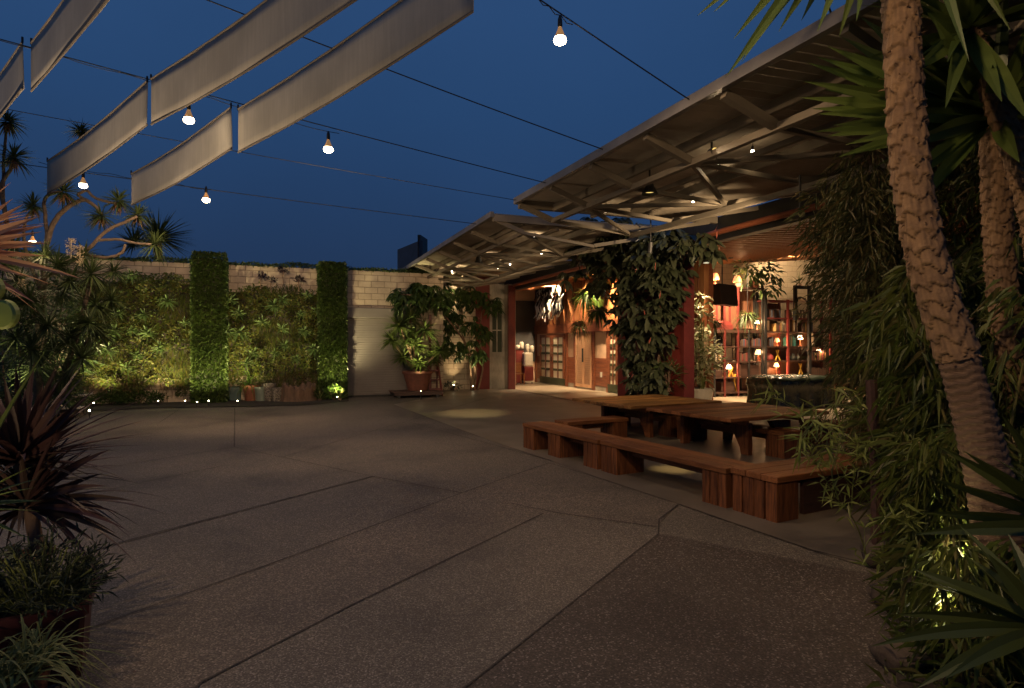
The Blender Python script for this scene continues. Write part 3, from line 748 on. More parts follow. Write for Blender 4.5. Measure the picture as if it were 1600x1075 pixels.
def pendant(label, p, s, tgt, power, cone, lit):
    p = Vector(p); r = thing('pendant_lamp', label, 'lamp', p-Vector((0,0,0.2)), 'black pendant spot lamps')
    MB().tube([p+Vector((0,0,0.3)), p], 0.012, 6).build('stem', mDark, r)
    MB().lathe(p, [(0.035*s,0.0),(0.05*s,-0.05*s),(0.06*s,-0.10*s),(0.11*s,-0.20*s)], 16, cap=False).build('lamp_shade', mDark, r, smooth=True)
    MB().lathe(p-Vector((0,0,0.165*s)), [(0.002,0.0),(0.075*s,0.0)], 16, cap=False).build('lens', lit, r)
    light('spot_light', 'SPOT', p-Vector((0,0,0.22*s)), power, (1.0,0.70,0.26), 0.09, tgt, cone, 0.8, parent=r)
mPend = emit('dim_lens', (1.0,0.70,0.20), 1.2)
pendant('black pendant lamp hanging in the middle of the far canopy', onx(748,398,5.0), 1.3, G(737,645), 280*SPOTK, 27, mPend)
pendant('black cone pendant lamp with a yellow lens under the near canopy', onx(1015,280,4.6), 1.0, G(1050,734), 420*SPOTK, 10, mPend)
def fill_spot(label, p, tgt, power, cone, col=(1.0,0.70,0.40)):
    p = Vector(p); r = thing('fill_spot', label, 'spotlight', p, 'small black spotlights on the canopy trusses'); t = (Vector(tgt)-p).normalized()
    MB().tube([p+Vector((0,0,.45 if p.x > 5 else .2)), p], .012, 6).build('bracket', mDark, r)
    MB().tube([p-t*.03, p+t*.16], .045, 10, cap=False).build('housing', mDark, r); MB().tube([p+t*.12,p+t*.122],[.043,.043],10).build('lens', mPend, r)
    light('spot_light', 'SPOT', p+t*.2, power, col, .05, tgt, cone, .9, parent=r)
fill_spot('small black spotlight on the near canopy truss, its beam added to light the rubber tree', onx(1250,286,5.6)-Vector((0,0,.36)), onx(975,480,7.5), 950, 66)  # beam added to brighten the rubber tree
fill_spot('added black spotlight under the near canopy edge, lighting the leaning yucca', onx(1112,238,4.45), at(1380,170,3.4), 70, 70)  # lamp added to light the yucca leaves
fill_spot('added black spotlight under the near canopy end, lighting the farther table', TP(-2.1,2.7,3.42), TP(-2.5,2.7,.6), 95, 58, (1.0,.68,.34))  # lamp added to turn the far tabletop golden
fill_spot('added black spotlight on the far canopy, lighting the leafy tree', onx(724,420,5.95), ony(690,540,YR), 170, 90)  # lamp added for light on the recess tree and wall
# ================================================================ things inside: first bay
iv = 23.9
def bx(name, label, cat, lo, hi, m, c=0.02): return tag(MB().cbox(lo, hi, c).build(name, m), label, cat)
a = ony(806,600,iv); b = ony(819,600,iv)
cb = thing('cabinet', 'red cabinet against the charcoal board inside the far bay', 'cabinet', Vector(((a.x+b.x)/2,iv+0.2,0)))
MB().cbox((a.x,iv,0.02),(b.x,iv+0.45,1.42), 0.02).build('body', mRed, cb); MB().box((a.x-0.02,iv-0.02,1.42),(b.x+0.02,iv+0.47,1.46)).build('top', mWoodDark, cb)
MB().box((b.x-0.1,iv-0.03,0.8),(b.x-0.07,iv-0.001,0.95)).build('handle', mDark, cb)
a2 = ony(820,600,iv-0.3); b2 = ony(834,600,iv-0.3)
ck = thing('drink_cooler', 'red and cream drink cooler standing right of the red cabinet', 'cooler', Vector(((a2.x+b2.x)/2,iv-0.1,0)))
MB().cbox((a2.x,iv-0.3,0.12),(b2.x,iv+0.1,0.72), 0.03).build('body', mRed, ck); MB().cbox((a2.x+0.01,iv-0.28,0.722),(b2.x-0.01,iv+0.08,1.32), 0.05).build('tank', mWhitePot, ck)
MB().box((a2.x,iv-0.31,0.06),(b2.x,iv+0.1,0.118)).build('tray', mWhitePot, ck)
for x in (a2.x+0.04, b2.x-0.08): MB().box((x,iv-0.28,0),(x+0.04,iv-0.2,0.058)).build('foot', mDark, ck)
for i, (px, hh, lb) in enumerate(((809,0.20,'squat pale jar on the red cabinet, left one'),(815,0.36,'tall pale jar on the red cabinet, right one'),(824,0.42,'tall pale jar on the cream cooler, left one'),(831,0.34,'shorter pale jar on the cream cooler, right one'))):
    zt = 1.462 if px < 820 else 1.322; yy = iv+0.15 if px < 820 else iv-0.1; p = ony(px,540,yy)
    j = thing('jar', lb, 'jar', Vector((p.x,yy,zt)), 'pale jars on the cabinet and cooler')
    MB().lathe((p.x,yy,zt), [(0.06,0.0),(0.085,0.03),(0.085,hh*0.7),(0.05,hh*0.85)], 14).build('body', mWhitePot, j, smooth=True); MB().lathe((p.x,yy,zt+hh*0.85), [(0.055,0),(0.055,hh*0.12),(0.02,hh*0.15)], 12).build('lid', mDark, j)
ch = thing('chair', 'small wooden chair in front of the red cabinet', 'chair', ony(810,604,23.2)); p = ony(810,604,23.2)
MB().box((p.x-0.2,p.y-0.2,0.42),(p.x+0.2,p.y+0.2,0.46)).build('seat', mWood, ch); MB().box((p.x-0.2,p.y+0.16,0.5),(p.x+0.2,p.y+0.2,0.9)).build('backrest', mWood, ch)
for sx in (-.18,.18):
    for sy in (-.18,.18): MB().box((p.x+sx-.02,p.y+sy-.02,0),(p.x+sx+.02,p.y+sy+.02,0.42 if sy < 0 else 0.5)).build('leg', mWood, ch)
# wall hangings: two rows of curled strips
mStripW = mat('white_strip', (0.75,0.72,0.66), 0.4, 0.05, 4)
for nm, lb, pya, hh, cols in (('wall_hanging','row of curled white and black strips on the wood wall above the french door',465,0.85,1),('wall_hanging','dark upper row of curled strips under the ceiling above the french door',444,0.6,0)):
    r = thing(nm, lb, 'wall hanging', onx(862,pya,XI-0.1), 'curled strip hangings on the wood wall')
    b1, b2 = MB(), MB()
    ya, yb2 = yI(884), yI(843); zt = onx(862,pya,XI).z
    for i in range(34):
        t = i/33; y = ya+(yb2-ya)*t+U(-.03,.03); z = zt+U(-.15,.15); q = b1 if (i % 3 != 1) == bool(cols) and U(0,1) < .85 else b2
        q.tube([(XI-0.06,y,z),(XI-0.16,y+U(-.06,.06),z-hh*.35),(XI-0.12,y+U(-.12,.12),z-hh*U(.6,.8)),(XI-0.2,y+U(-.15,.15),z-hh*U(.85,1.05))], [.02,.055,.04,.012], 6)
    b1.build('pale_strip', mStripW, r, smooth=True); b2.build('dark_strip', mDark, r, smooth=True)
    MB().tube([(XI-0.06,ya-.1,zt+.08),(XI-0.06,yb2+.1,zt+.08)], 0.02, 6).build('rail', mDark, r)
# ================================================================ things inside: second bay
YS = 15.3
def S_(px, py, y=YS): return ony(px, py, y)
def shelf_unit(label, posts, shelves, xl, xr, depth=0.42, backs=()):
    z0 = shelves[-1]
    r = thing('bookshelf', label, 'bookshelf', Vector(((S_(xl,500).x+S_(xr,500).x)/2, YS+depth/2, 0)))
    for px, m, wd, pt in posts:
        x = S_(px,500).x; zt = S_(px, pt).z
        for y in (YS, YS+depth-0.05): MB().box((x-wd/2,y,0),(x+wd/2,y+0.05,zt)).build('post', m, r)
    for py, m, th in shelves:
        a, b = S_(xl,py), S_(xr,py); z = S_((xl+xr)/2,py).z
        MB().box((a.x,YS+0.006,z-th),(b.x,YS+depth-0.006,z)).build('shelf', m, r)
    for py0, py1, px0, px1 in backs:
        a, b = S_(px0,py0), S_(px1,py1); MB().box((a.x,YS+depth-0.02,b.z),(b.x,YS+depth-0.002,a.z)).build('back_panel', mShelfBack, r)
    return r
mShelfBack = mat('stained_back_board', (0.13,0.055,0.028), .55, .35, 3, stretch=(8,8,1.2))
shelf_unit('low shelf unit with red posts, left of the tall shelves in the second bay', ((1117,mDark,.06,515),(1133,mRedDark,.06,448),(1154,mRedDark,.06,448),(1171,mDark,.05,515),(1192,mDark,.06,440)), ((448,mWoodDark,.05),(515,mWoodDark,.10),(541,mWoodDark,.04),(565,mWoodDark,.04),(589,mWoodDark,.04),(612,mWoodDark,.05)), 1108, 1194, backs=((450,513,1109,1193),(567,610,1155,1193),(590,611,1110,1154)))
shelf_unit('tall open shelf unit with red uprights along the cream block wall', ((1197,mDark,.09,455),(1232,mRed,.08,468),(1299,mRed,.09,468)), ((470,mRedDark,.05),(497,mRedDark,.04),(518,mWoodDark,.04),(541,mWoodDark,.04),(563,mWoodDark,.04),(588,mWoodDark,.04)), 1196, 1301, backs=((520,610,1266,1298),(543,610,1198,1265),(472,496,1198,1231),(499,540,1198,1231)))
# tall black stand in front with a wreath
p1, p2 = S_(1243,446,14.9), S_(1265,446,14.9)
fr = thing('steel_frame', 'tall black steel frame in front of the shelves holding a wreath', 'frame', Vector(((p1.x+p2.x)/2,14.9,0)))
MB().box((p2.x-.05,14.87,0),(p2.x+.05,14.95,p2.z)).build('post', mDark, fr); MB().box((p1.x-.05,14.87,p1.z-1.1),(p1.x+.05,14.95,p1.z)).build('post', mDark, fr)
MB().box((p1.x+.05,14.88,p1.z-.1),(p2.x-.05,14.94,p1.z)).build('crossbar', mDark, fr); MB().box((p1.x+.05,14.88,p1.z-.62),(p2.x-.05,14.94,p1.z-.5)).build('crossbar', mWhitePot, fr)
wr = S_(1252,478,14.8); b = MB(); R_ = 0.27
for i in range(160):
    t = U(0,6.283); c = wr+Vector((R_*math.cos(t),U(-.03,.03),R_*math.sin(t))); b.leaf4(c, Vector((-math.sin(t),U(-.8,.2),math.cos(t)))+rdir()*.6, .12, .04)
wo = thing('wreath', 'dark leafy wreath hanging on the black steel frame', 'wreath', wr)
mWreath = leafmat('wreath_leaf', [(0.02,0.03,0.012),(0.05,0.06,0.03)])
b.build('foliage', mWreath, wo); MB().tube([wr+Vector((R_*math.cos(i/20*6.2832),0,R_*math.sin(i/20*6.2832))) for i in range(21)], 0.02, 6).build('ring', mBark, wo)
# table lamps
def tlamp(label, px, py, wpx, m, shelf_py, y=YS+0.2, power=4):
    p = S_(px, py, y); wd = wpx/FPX*17.6; h = wd*0.72; zb = S_(px, shelf_py, y).z+0.004 if shelf_py else p.z-0.3
    zb = ony((1108+1194)/2 if px < 1195 else 1248, shelf_py, YS).z + 0.001
    r = thing('table_lamp', label, 'table lamp', Vector((p.x,y,zb)), 'lit table lamps on the shelves')
    MB().lathe((p.x,y,p.z-h/2), [(wd/2,0),(wd*0.47,h*0.35),(wd*0.30,h*0.92),(wd*0.27,h)], 16, cap=False).build('lamp_shade', m, r, smooth=True)
    zt = max(p.z-h*0.35, zb+0.06)
    MB().lathe((p.x,y,zb), [(wd*.28,0),(wd*.28,.02),(wd*.1,.04),(wd*.18,(zt-zb)*.4),(wd*.06,(zt-zb)*.7),(wd*.05,zt-zb)], 12).build('base', mCopper, r, smooth=True)
    light('lamp_light', 'POINT', (p.x,y-0.02,p.z-h*0.1), power*LAMPK, (1.0,0.6,0.3), 0.03, parent=r)
    light('lamp_glow', 'POINT', (p.x,y-wd*0.9,p.z), power*0.5*LAMPK, (1.0,0.55,0.25), 0.08, parent=r)
for lb, px, py, wpx, m, sp in (('left one of the two peach lamps on the top shelf',1117,432,15,mShadeR,448),('right one of the two peach lamps on the top shelf',1152,436,15,mShadeR,448),
    ('small white lamp on the thick shelf beside the dark post',1183,503,8,mShadeW,515),('large cream lamp low beside the dark middle post',1185,550,12,mShadeY,565),('white lamp on the fourth shelf near the white planter',1139,573,10,mShadeW,589),
    ('cream lamp low on the tall shelves above the covered table',1213,570,9,mShadeY,588),('small peach lamp on the tall shelves left of the red upright',1214,531,9,mShadeR,541),('white lamp beside the teal books',1250,527,10,mShadeW,541),('white lamp farthest right on the shelves',1279,549,10,mShadeW,563)):
    tlamp(lb, px, py, wpx, m, sp)
# books
bookcols = [(0.16,0.03,0.025),(0.06,0.035,0.025),(0.03,0.16,0.14),(0.45,0.38,0.28),(0.05,0.06,0.09),(0.30,0.18,0.06),(0.10,0.05,0.03)]
mBooks = [mat('book_cover', c, 0.6, 0.15, 6) for c in bookcols]
def books(px0, px1, sp, cols, label, grp, hm=0.3):
    x = S_(px0,500).x; x1 = S_(px1,500).x; z = ony((1108+1194)/2 if px0 < 1195 else 1248, sp, YS).z+0.001; i = 0
    while x < x1:
        t = U(0.035,0.06); h = hm*U(0.75,1.0)
        o = MB(); o.cbox((x,YS+0.06,z),(x+t,YS+0.28,z+h), 0.006); o = o.build('book', mBooks[cols[i % len(cols)]]); tag(o, label, 'book', grp); x += t+0.004; i += 1
books(1158,1172,565,(1,6,0),'dark book in the row left of the large cream lamp','dark books on the low shelf unit')
books(1234,1246,541,(2,2,3,2),'teal or cream book in the row beside the white lamp','teal books on the tall shelves',0.36)
books(1235,1247,518,(3,1,6,5),'brown or cream book in the row above the teal books','brown books on the tall shelves',0.42)
books(1224,1230,518,(3,3),'pale book left of the red upright','pale books on the tall shelves',0.36)
books(1267,1272,518,(4,4),'blue book behind the black frame post','blue books on the tall shelves',0.34)
books(1203,1209,541,(1,4),'dark book left of the small peach lamp','dark books on the tall shelves',0.3)
books(1257,1263,518,(6,1,5),'brown book left of the tall black frame post','brown books by the black frame',0.38)
books(1200,1222,497,(1,4,6),'dark bound volume on the top board of the tall shelves','dark volumes on the top boards',0.3)
books(1270,1294,563,(6,0,1,5),'dark volume beside the farthest right white lamp','dark volumes at the right of the tall shelves',0.32)
books(1236,1262,497,(1,6,3),'bound volume on the high board near the wreath','volumes near the wreath',0.28)
books(1214,1228,518,(5,6,1,0),'small volume left of the red upright on the upper board','small volumes left of the red upright',0.27)
books(1160,1190,541,(1,6,4,0),'dark volume in the row over the large cream lamp','dark volumes over the cream lamp',0.26)
books(1270,1292,588,(6,1),'dark volume low at the right of the tall shelves','dark volumes low on the tall shelves',0.3)
books(1112,1130,565,(5,3,1),'mixed volume at the left end of the third board','mixed volumes at the left end',0.27)
def on_shelf(px, sp): return S_(px,500).x, ony((1108+1194)/2 if px < 1195 else 1248, sp, YS).z+0.002
def picture(label, px0, px1, sp, h, m, lean=0.08):
    x0, z = on_shelf(px0, sp); x1 = S_(px1,500).x; y = YS+0.2
    r = thing('framed_picture', label, 'picture', Vector(((x0+x1)/2,y,z)))
    f = MB(); t = 0.03
    for q in ((x0,x1,z,z+t),(x0,x1,z+h-t,z+h),(x0,x0+t,z+t,z+h-t),(x1-t,x1,z+t,z+h-t)): f.box((q[0],y,q[2]),(q[1],y+0.03,q[3]))
    f.build('frame', mWoodDark, r); MB().box((x0+t,y+0.012,z+t),(x1-t,y+0.028,z+h-t)).build('sheet', m, r)
mPale = mat('pale_print', (0.50,0.44,0.34), 0.6, 0.25, 3); mGreyPr = mat('grey_print', (0.28,0.25,0.19), 0.6, 0.4, 4)
picture('pale framed picture on the low unit beside the dark oval mask',1118.5,1128,541,0.42,mPale); picture('framed picture of grey tones between the red posts',1139,1151,541,0.46,mGreyPr)
picture('framed picture right of the second red post',1157,1168,541,0.46,mGreyPr); picture('pale framed picture on the upper tall shelf',1199,1211,518,0.38,mPale)
picture('pale framed panel between the red posts on the third shelf',1137,1152,565,0.48,mPale); picture('pale framed panel right of the second red post on the third shelf',1157,1170,565,0.48,mPale)
x, z = on_shelf(1130,541); b = MB(); b.tube([(x+0.09*math.cos(i/16*6.2832),YS+0.15,z+0.16+0.15*math.sin(i/16*6.2832)) for i in range(17)], 0.022, 6); r = thing('oval_mask', 'dark oval mask on the low shelf unit', 'mask', Vector((x,YS+.15,z)))
b.build('rim', mDark, r, smooth=True); MB().lathe((x,YS+0.17,z+0.16), [(0.005,-0.12),(0.05,-0.06),(0.06,0.02),(0.03,0.11),(0.004,0.13)], 10).build('face', mDark, r, smooth=True)
x, z = on_shelf(1207,563); r = thing('bag', 'red cloth bag slumped on the tall shelves', 'bag', Vector((x,YS+.2,z))); b = MB(); b.lathe((x,YS+0.2,z), [(0.17,0),(0.19,0.06),(0.16,0.16),(0.09,0.23),(0.03,0.26)], 14); b.build('body', mRed, r, smooth=True); MB().tube([(x-.05,YS+.2,z+.24),(x-.03,YS+.18,z+.34),(x+.04,YS+.18,z+.33),(x+.05,YS+.2,z+.24)], .012, 6).build('handle', mRed, r)
mYel = mat('yellow_paint', (0.50,0.28,0.04), 0.5, 0.1, 4)
def stand(label, px, sp, h):
    x, z = on_shelf(px, sp); y = YS+0.1; r = thing('folding_stand', label, 'stand', Vector((x,y,z)), 'yellow folding stands on the shelves')
    for s in (-1, 1): MB().beam((x+s*0.09,y,z),(x-s*0.04,y+0.02*s+.02,z+h),0.03,0.03).build('leg', mYel, r)
    MB().beam((x-.05,y+.02,z+h*.4),(x+.05,y+.02,z+h*.4),0.02,0.025).build('rung', mYel, r)
stand('yellow folding stand right of the red cloth bag',1219,563,0.34); stand('yellow folding stand low on the shelves above the covered table',1255,588,0.42); stand('yellow folding stand at the foot of the second red post',1151,612,0.55); stand('yellow folding stand beside the white lamp on the low unit',1146,589,0.3)
mClear = mat('grey_glassware', (0.18,0.19,0.17), 0.12, 0.1, 5)
for k, px in enumerate((1236,1240,1244,1248,1252)):
    x, z = on_shelf(px, 563); tag(MB().lathe((x,YS+.15+.05*(k%2),z), [(0.05,0),(0.055,0.12),(0.03,0.17),(0.03,U(.2,.27))], 10).build('glass_jar', mClear, smooth=True), 'clear glass jar in the row under the teal books', 'jar', 'glass jars on the tall shelves')
x, z = on_shelf(1276,541); r = tag(MB().lathe((x,YS+.2,z), [(0.10,0),(0.11,0.05),(0.07,0.16),(0.10,0.26),(0.05,0.34),(0.065,0.41),(0.02,0.48)], 12).build('statuette', mPale, smooth=True), 'pale seated statuette on the tall shelves near the bamboo', 'statuette')
r = on_shelf(1161,448); tag(MB().lathe((r[0],YS+.2,r[1]), [(0.07,0),(0.12,0.06),(0.10,0.17),(0.04,0.25),(0.04,0.28)], 14).build('vase', mPale, smooth=True), 'round pale vase on the top shelf beside the right peach lamp', 'vase')
r = on_shelf(1111,448)
for i in range(3): tag(MB().cbox((r[0]-.05+i*.062,YS+.1,r[1]),(r[0]+i*.062,YS+.3,r[1]+.2+.03*i),.005).build('book', mBooks[0]), 'red book under the left peach lamp on the top shelf', 'book', 'red books on the top shelf')
x, z = on_shelf(1136,515); r = thing('trunk_box', 'red round topped chest on the thick shelf under the black speaker', 'chest', Vector((x,YS+.2,z)))
MB().box((x-.28,YS+.06,z),(x+.28,YS+.36,z+.14)).build('body', mRedDark, r); MB().prism([(x-.28+.56*i/10,YS+.06,z+.14+.14*math.sin(math.pi*i/10)) for i in range(11)], (0,.3,0)).build('lid', mRed, r)
for px, py, w_, h, lb in ((1140,600,.5,.3,'dark storage box on the bottom shelf of the low unit'),(1180,578,.4,.36,'dark storage box under the large cream lamp'),(1125,576,.3,.2,'dark storage box behind the white planter leaves'),(1165,580,.3,.38,'dark storage box right of the second red post')):
    sp = 612 if py > 590 else 589; x, z = on_shelf(px, sp); tag(MB().cbox((x-w_/2,YS+.06,z),(x+w_/2,YS+.34,z+h),.01).build('storage_box', mWoodDark), lb, 'box', 'dark boxes on the low unit')
# hanging black speaker
p = ony(1133,460,14.2); r = thing('hanging_speaker', 'black speaker cabinet hung by a rod from the slatted ceiling', 'speaker', p)
b = MB(); b.prism([(p.x-.28,p.y-.1,p.z+.30),(p.x+.32,p.y-.1,p.z+.26),(p.x+.28,p.y-.22,p.z-.34),(p.x-.32,p.y-.22,p.z-.30)], (0.02,.36,0.0)); b.build('cabinet', mDark, r)
MB().tube([(p.x-.02,p.y+.1,p.z+.28),(p.x-.02,p.y+.1,cz(p.x)-0.08)], .018, 6).build('rod', mDark, r)
MB().lathe((p.x,p.y-.225,p.z), [(0.16,0),(0.16,0.01)], 16).build('cone', mDark, r) if False else None
# black track spots on the ceiling
def can(label, px, py, y, tgt, power, cone=70):
    p = ony(px, py, y); r = thing('ceiling_spot', label, 'spotlight', p, 'black spotlights under the slatted ceiling'); t = (Vector(tgt)-p).normalized()
    MB().tube([p+Vector((0,0,max(.1,cz(p.x)-0.08-p.z))), p], .015, 6).build('stem', mDark, r)
    MB().tube([p-t*.02, p+t*.22], .075, 12, cap=False).build('housing', mDark, r); MB().tube([p+t*.17,p+t*.172],[.07,.07],12).build('lens', mLens, r)
    light('spot_light', 'SPOT', p+t*.24, power*INK, (1.0,0.70,0.40), 0.05, tgt, cone, 0.7, parent=r)
can('black ceiling spot nearest the cream wall, left of the bamboo', 1245,393,14.6, ony(1225,440,YB), 85, 125)
can('black ceiling spot above the hanging speaker', 1141,392,14.4, S_(1150,560), 140, 100)
can('black ceiling spot high beside the bamboo edge', 1265,370,12.5, Vector((14.2,12.0,0)), 130, 110)
can('added ceiling spot above the white planter, lighting its pale plant', 1104,398,13.0, at(1098,560,15.4), 30, 60)  # extra spot added to brighten the variegated plant
can('small ceiling spot lighting the wood wall in the far bay', 828,446,20.9, onx(868,478,XI), 110, 50) if False else None
can('ceiling spot in front of the wood wall, above the french door', 866,428,21.9, onx(868,500,XI), 270, 130)
can('ceiling spot above the hanging ferns', 905,424,19.6, onx(915,560,XI), 210, 115)
can('ceiling spot at the far end of the first bay', 830,436,22.8, ony(822,575,iv), 70, 90)
can('ceiling spot above the first bay floor', 945,405,17.5, G(880,606), 150, 110)
# covered table and small bench on the right
c = G(1236,628); c = W((1236-800)/FPX*15.9, 15.9)
cv = thing('covered_table', 'big table hidden under a dark green glossy cover, in front of the shelves', 'table', c)
b = MB(); nx, ny = 40, 22; hw, hd = 1.02, 0.62
vs = []; fs = []
prof = []
per = []
for k in range(96):
    t = k/96*2*math.pi; cx_, sy_ = math.cos(t), math.sin(t)
    q = (abs(cx_)**8+abs(sy_)**8)**(-1/8); per.append((cx_*q*hw, sy_*q*hd, t))
levels = [(0.0,0.80,0),(0.55,0.815,0),(0.95,0.80,0.2),(1.0,0.74,0.3),(1.015,0.62,.8),(0.985,0.56,.6),(0.96,0.45,1.0),(0.97,0.22,1.5),(0.99,0.08,2)]
for s, z, wv in levels:
    for x, y, t in per:
        rr = s+0.012*wv*math.sin(t*13+z*3)+0.010*wv*math.sin(t*29); vs.append((c.x+x*rr, c.y+y*rr, z+0.012*math.sin(x*9+y*14)+.01*math.sin(y*23)))
for i in range(len(levels)-1):
    for k in range(96): j = (k+1)%96; fs.append((i*96+k,i*96+j,(i+1)*96+j,(i+1)*96+k))
b.add(vs, fs); mCover = mat('dark_green_vinyl', (0.014,0.020,0.014), 0.25, 0.3, 5, bump=0.5, bscale=9)
b.build('cover', mCover, cv, smooth=True)
for sx in (-.8,.8):
    for sy in (-.42,.42): MB().box((c.x+sx-.05,c.y+sy-.05,0),(c.x+sx+.05,c.y+sy+.05,.6)).build('leg', mWoodDark, cv)
p = W(520/FPX*16.0, 16.0); r = thing('low_bench', 'pale orange low bench on block feet beside the bamboo', 'bench', p)
mOrange = mat('waxed_pine', (0.46,0.20,0.09), .4, .2, 3, stretch=(1,10,10))
MB().cbox((p.x-.5,p.y-.25,.40),(p.x+.9,p.y+.25,.46),.01).build('seat', mOrange, r)
for sx in (-.35,.7): MB().box((p.x+sx-.12,p.y-.2,0),(p.x+sx+.12,p.y+.2,.399)).build('foot', mBlockIn, r)
POT_BENCH = Vector((p.x-.02,p.y,.461))
# ladder cart and plant platform at the shutter
c = W((650-800)/FPX*18.9, 18.9); PLAT = c
r = thing('plant_dolly', 'low dark red wooden dolly under the potted yucca', 'dolly', c)
b = MB()
for i in range(6): b.cbox((c.x-.78,c.y-.42+i*.14,.16),(c.x+.78,c.y-.42+i*.14+.13,.21),.006)
b.build('deck', mWoodDark, r); MB().box((c.x-.74,c.y-.40,.09),(c.x+.74,c.y-.34,.158)).build('rail', mWoodDark, r); MB().box((c.x-.74,c.y+.32,.09),(c.x+.74,c.y+.38,.158)).build('rail', mWoodDark, r)
for sx in (-.6,.6):
    for sy in (-.36,.34): MB().tube([(c.x+sx,c.y+sy-.02,.055),(c.x+sx,c.y+sy+.02,.055)],.055,12).build('wheel', mDark, r)
a = ony(669,600,19.0); b2 = ony(688,600,19.0)
r = thing('step_ladder', 'dark red step ladder leaning beside the potted yucca', 'ladder', Vector(((a.x+b2.x)/2,18.9,0)))
for x in (a.x, b2.x): MB().beam((x,18.75,0),(x+ (-.06 if x > a.x else .06),19.15,1.15),.05,.05).build('side_rail', mRedDark, r)
for t in (.2,.45,.7,.92): MB().box((a.x+.06*t+.02,18.72+.4*t,1.15*t-.02),(b2.x-.06*t-.02,18.84+.4*t,1.15*t+.02)).build('step', mRedDark, r)
for x in (a.x+.05, b2.x-.05): MB().beam((x,19.24,0),(x,19.2,1.12),.035,.035).build('rear_leg', mRedDark, r)
tag(MB().box((4.42,YW-.06,0),(4.50,YW-.005,2.6)).build('drain_pipe', mRedDark), 'dark red pipe up the block wall beside the ladder', 'pipe')
# pale table with a bench at the far left
c = W((102-800)/FPX*14.0, 14.0)
r = thing('garden_table', 'small pale slatted table with attached bench at the far left by the planting', 'table', c)
MB().cbox((c.x-.50,c.y-.35,.44),(c.x+.46,c.y+.35,.48),.01).build('tabletop', mCreamFrame, r); MB().cbox((c.x-.05,c.y-.80,.20),(c.x+.55,c.y-.5,.24),.01).build('seat', mCreamFrame, r)
for sx in (-.36,.34): MB().box((c.x+sx-.04,c.y-.06,0),(c.x+sx+.04,c.y+.06,.439)).build('leg', mStone, r)
MB().box((c.x+.1,c.y-.7,0),(c.x+.4,c.y-.6,.199)).build('seat_leg', mStone, r)
b = MB()
for k in range(3): b.beam((c.x-.2,c.y-.75,.1+k*.09),(c.x+.1,c.y-.35,.1+k*.09),.03,.05)
b.build('brace', mCreamFrame, r)
# ================================================================ plant materials
lWall = leafmat('mixed_wall_leaf', [(0.13,0.145,0.012),(0.085,0.115,0.012),(0.05,0.075,0.014),(0.12,0.105,0.018),(0.08,0.12,0.02),(0.13,0.155,0.022)], 0.55, 0.3, patch=0.55, pscale=1.4)
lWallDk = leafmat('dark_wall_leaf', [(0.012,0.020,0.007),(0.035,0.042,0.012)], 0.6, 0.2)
lSilver = leafmat('silver_trailing_leaf', [(0.130,0.120,0.085),(0.200,0.180,0.130),(0.090,0.085,0.050)], 0.7, 0.2)
lAgave = leafmat('pale_green_leaf', [(0.08,0.13,0.04),(0.11,0.17,0.055),(0.14,0.20,0.075)], 0.45, 0.25)
lIvy = leafmat('ivy_leaf', [(0.023,0.044,0.010),(0.052,0.086,0.017),(0.083,0.114,0.023)], 0.45, 0.2, patch=0.4, pscale=2)
lFern = leafmat('fern_leaf', [(0.035,0.06,0.012),(0.06,0.10,0.02)], 0.5, 0.3)
lDry = leafmat('dry_stem', [(0.11,0.06,0.03),(0.20,0.12,0.06)], 0.8, 0.2)
lPurple = leafmat('dark_purple_leaf', [(0.015,0.008,0.010),(0.035,0.015,0.018)], 0.5, 0.1)
lRubber = leafmat('rubber_leaf', [(0.030,0.038,0.020),(0.050,0.060,0.030),(0.080,0.088,0.05),(0.04,0.045,0.022)], 0.30, 0.08, spec=0.5)
lRedBud = leafmat('red_bud', [(0.30,0.07,0.05),(0.40,0.12,0.08)], 0.5, 0.2)
lUmb = leafmat('glossy_green_leaf', [(0.025,0.049,0.017),(0.049,0.084,0.022),(0.070,0.105,0.028)], 0.35, 0.2)
lYucca = leafmat('yucca_leaf', [(0.055,0.085,0.022),(0.085,0.12,0.03),(0.12,0.15,0.04)], 0.42, 0.3)
lYoung = leafmat('young_yucca_leaf', [(0.05,0.068,0.015),(0.072,0.09,0.02)], 0.4, 0.2)
lYuccaBig = leafmat('broad_yucca_leaf', [(0.062,0.10,0.022),(0.10,0.14,0.032),(0.08,0.115,0.026)], 0.40, 0.25)
lDragon = leafmat('dragon_leaf', [(0.030,0.048,0.016),(0.055,0.08,0.022)], 0.5, 0.25)
lBronze = leafmat('bronze_leaf', [(0.026,0.013,0.014),(0.048,0.023,0.022),(0.07,0.036,0.032),(0.04,0.03,0.022)], 0.45, 0.12)
lPink = leafmat('pink_straw_leaf', [(0.36,0.19,0.13),(0.44,0.26,0.16),(0.30,0.14,0.11)], 0.55, 0.3)
lGrass = leafmat('striped_grass', [(0.125,0.163,0.044),(0.250,0.263,0.088),(0.188,0.200,0.062)], 0.5, 0.3)
lGrey = leafmat('grey_green_leaf', [(0.022,0.034,0.020),(0.04,0.052,0.03),(0.06,0.07,0.042)], 0.55, 0.2)
lBambooDk = leafmat('dark_bamboo_leaf', [(0.042,0.055,0.019),(0.073,0.087,0.026),(0.112,0.106,0.034),(0.158,0.119,0.046)], 0.5, 0.25)
lBamboo = leafmat('bamboo_leaf', [(0.055,0.082,0.015),(0.082,0.11,0.02),(0.12,0.135,0.03),(0.072,0.10,0.018),(0.12,0.095,0.035)], 0.45, 0.3)
lShoot = leafmat('young_bamboo_leaf', [(0.19,0.24,0.055),(0.28,0.31,0.085)], 0.45, 0.35)
lCream = leafmat('cream_variegated_leaf', [(0.45,0.42,0.26),(0.20,0.23,0.10),(0.55,0.50,0.33)], 0.45, 0.25)
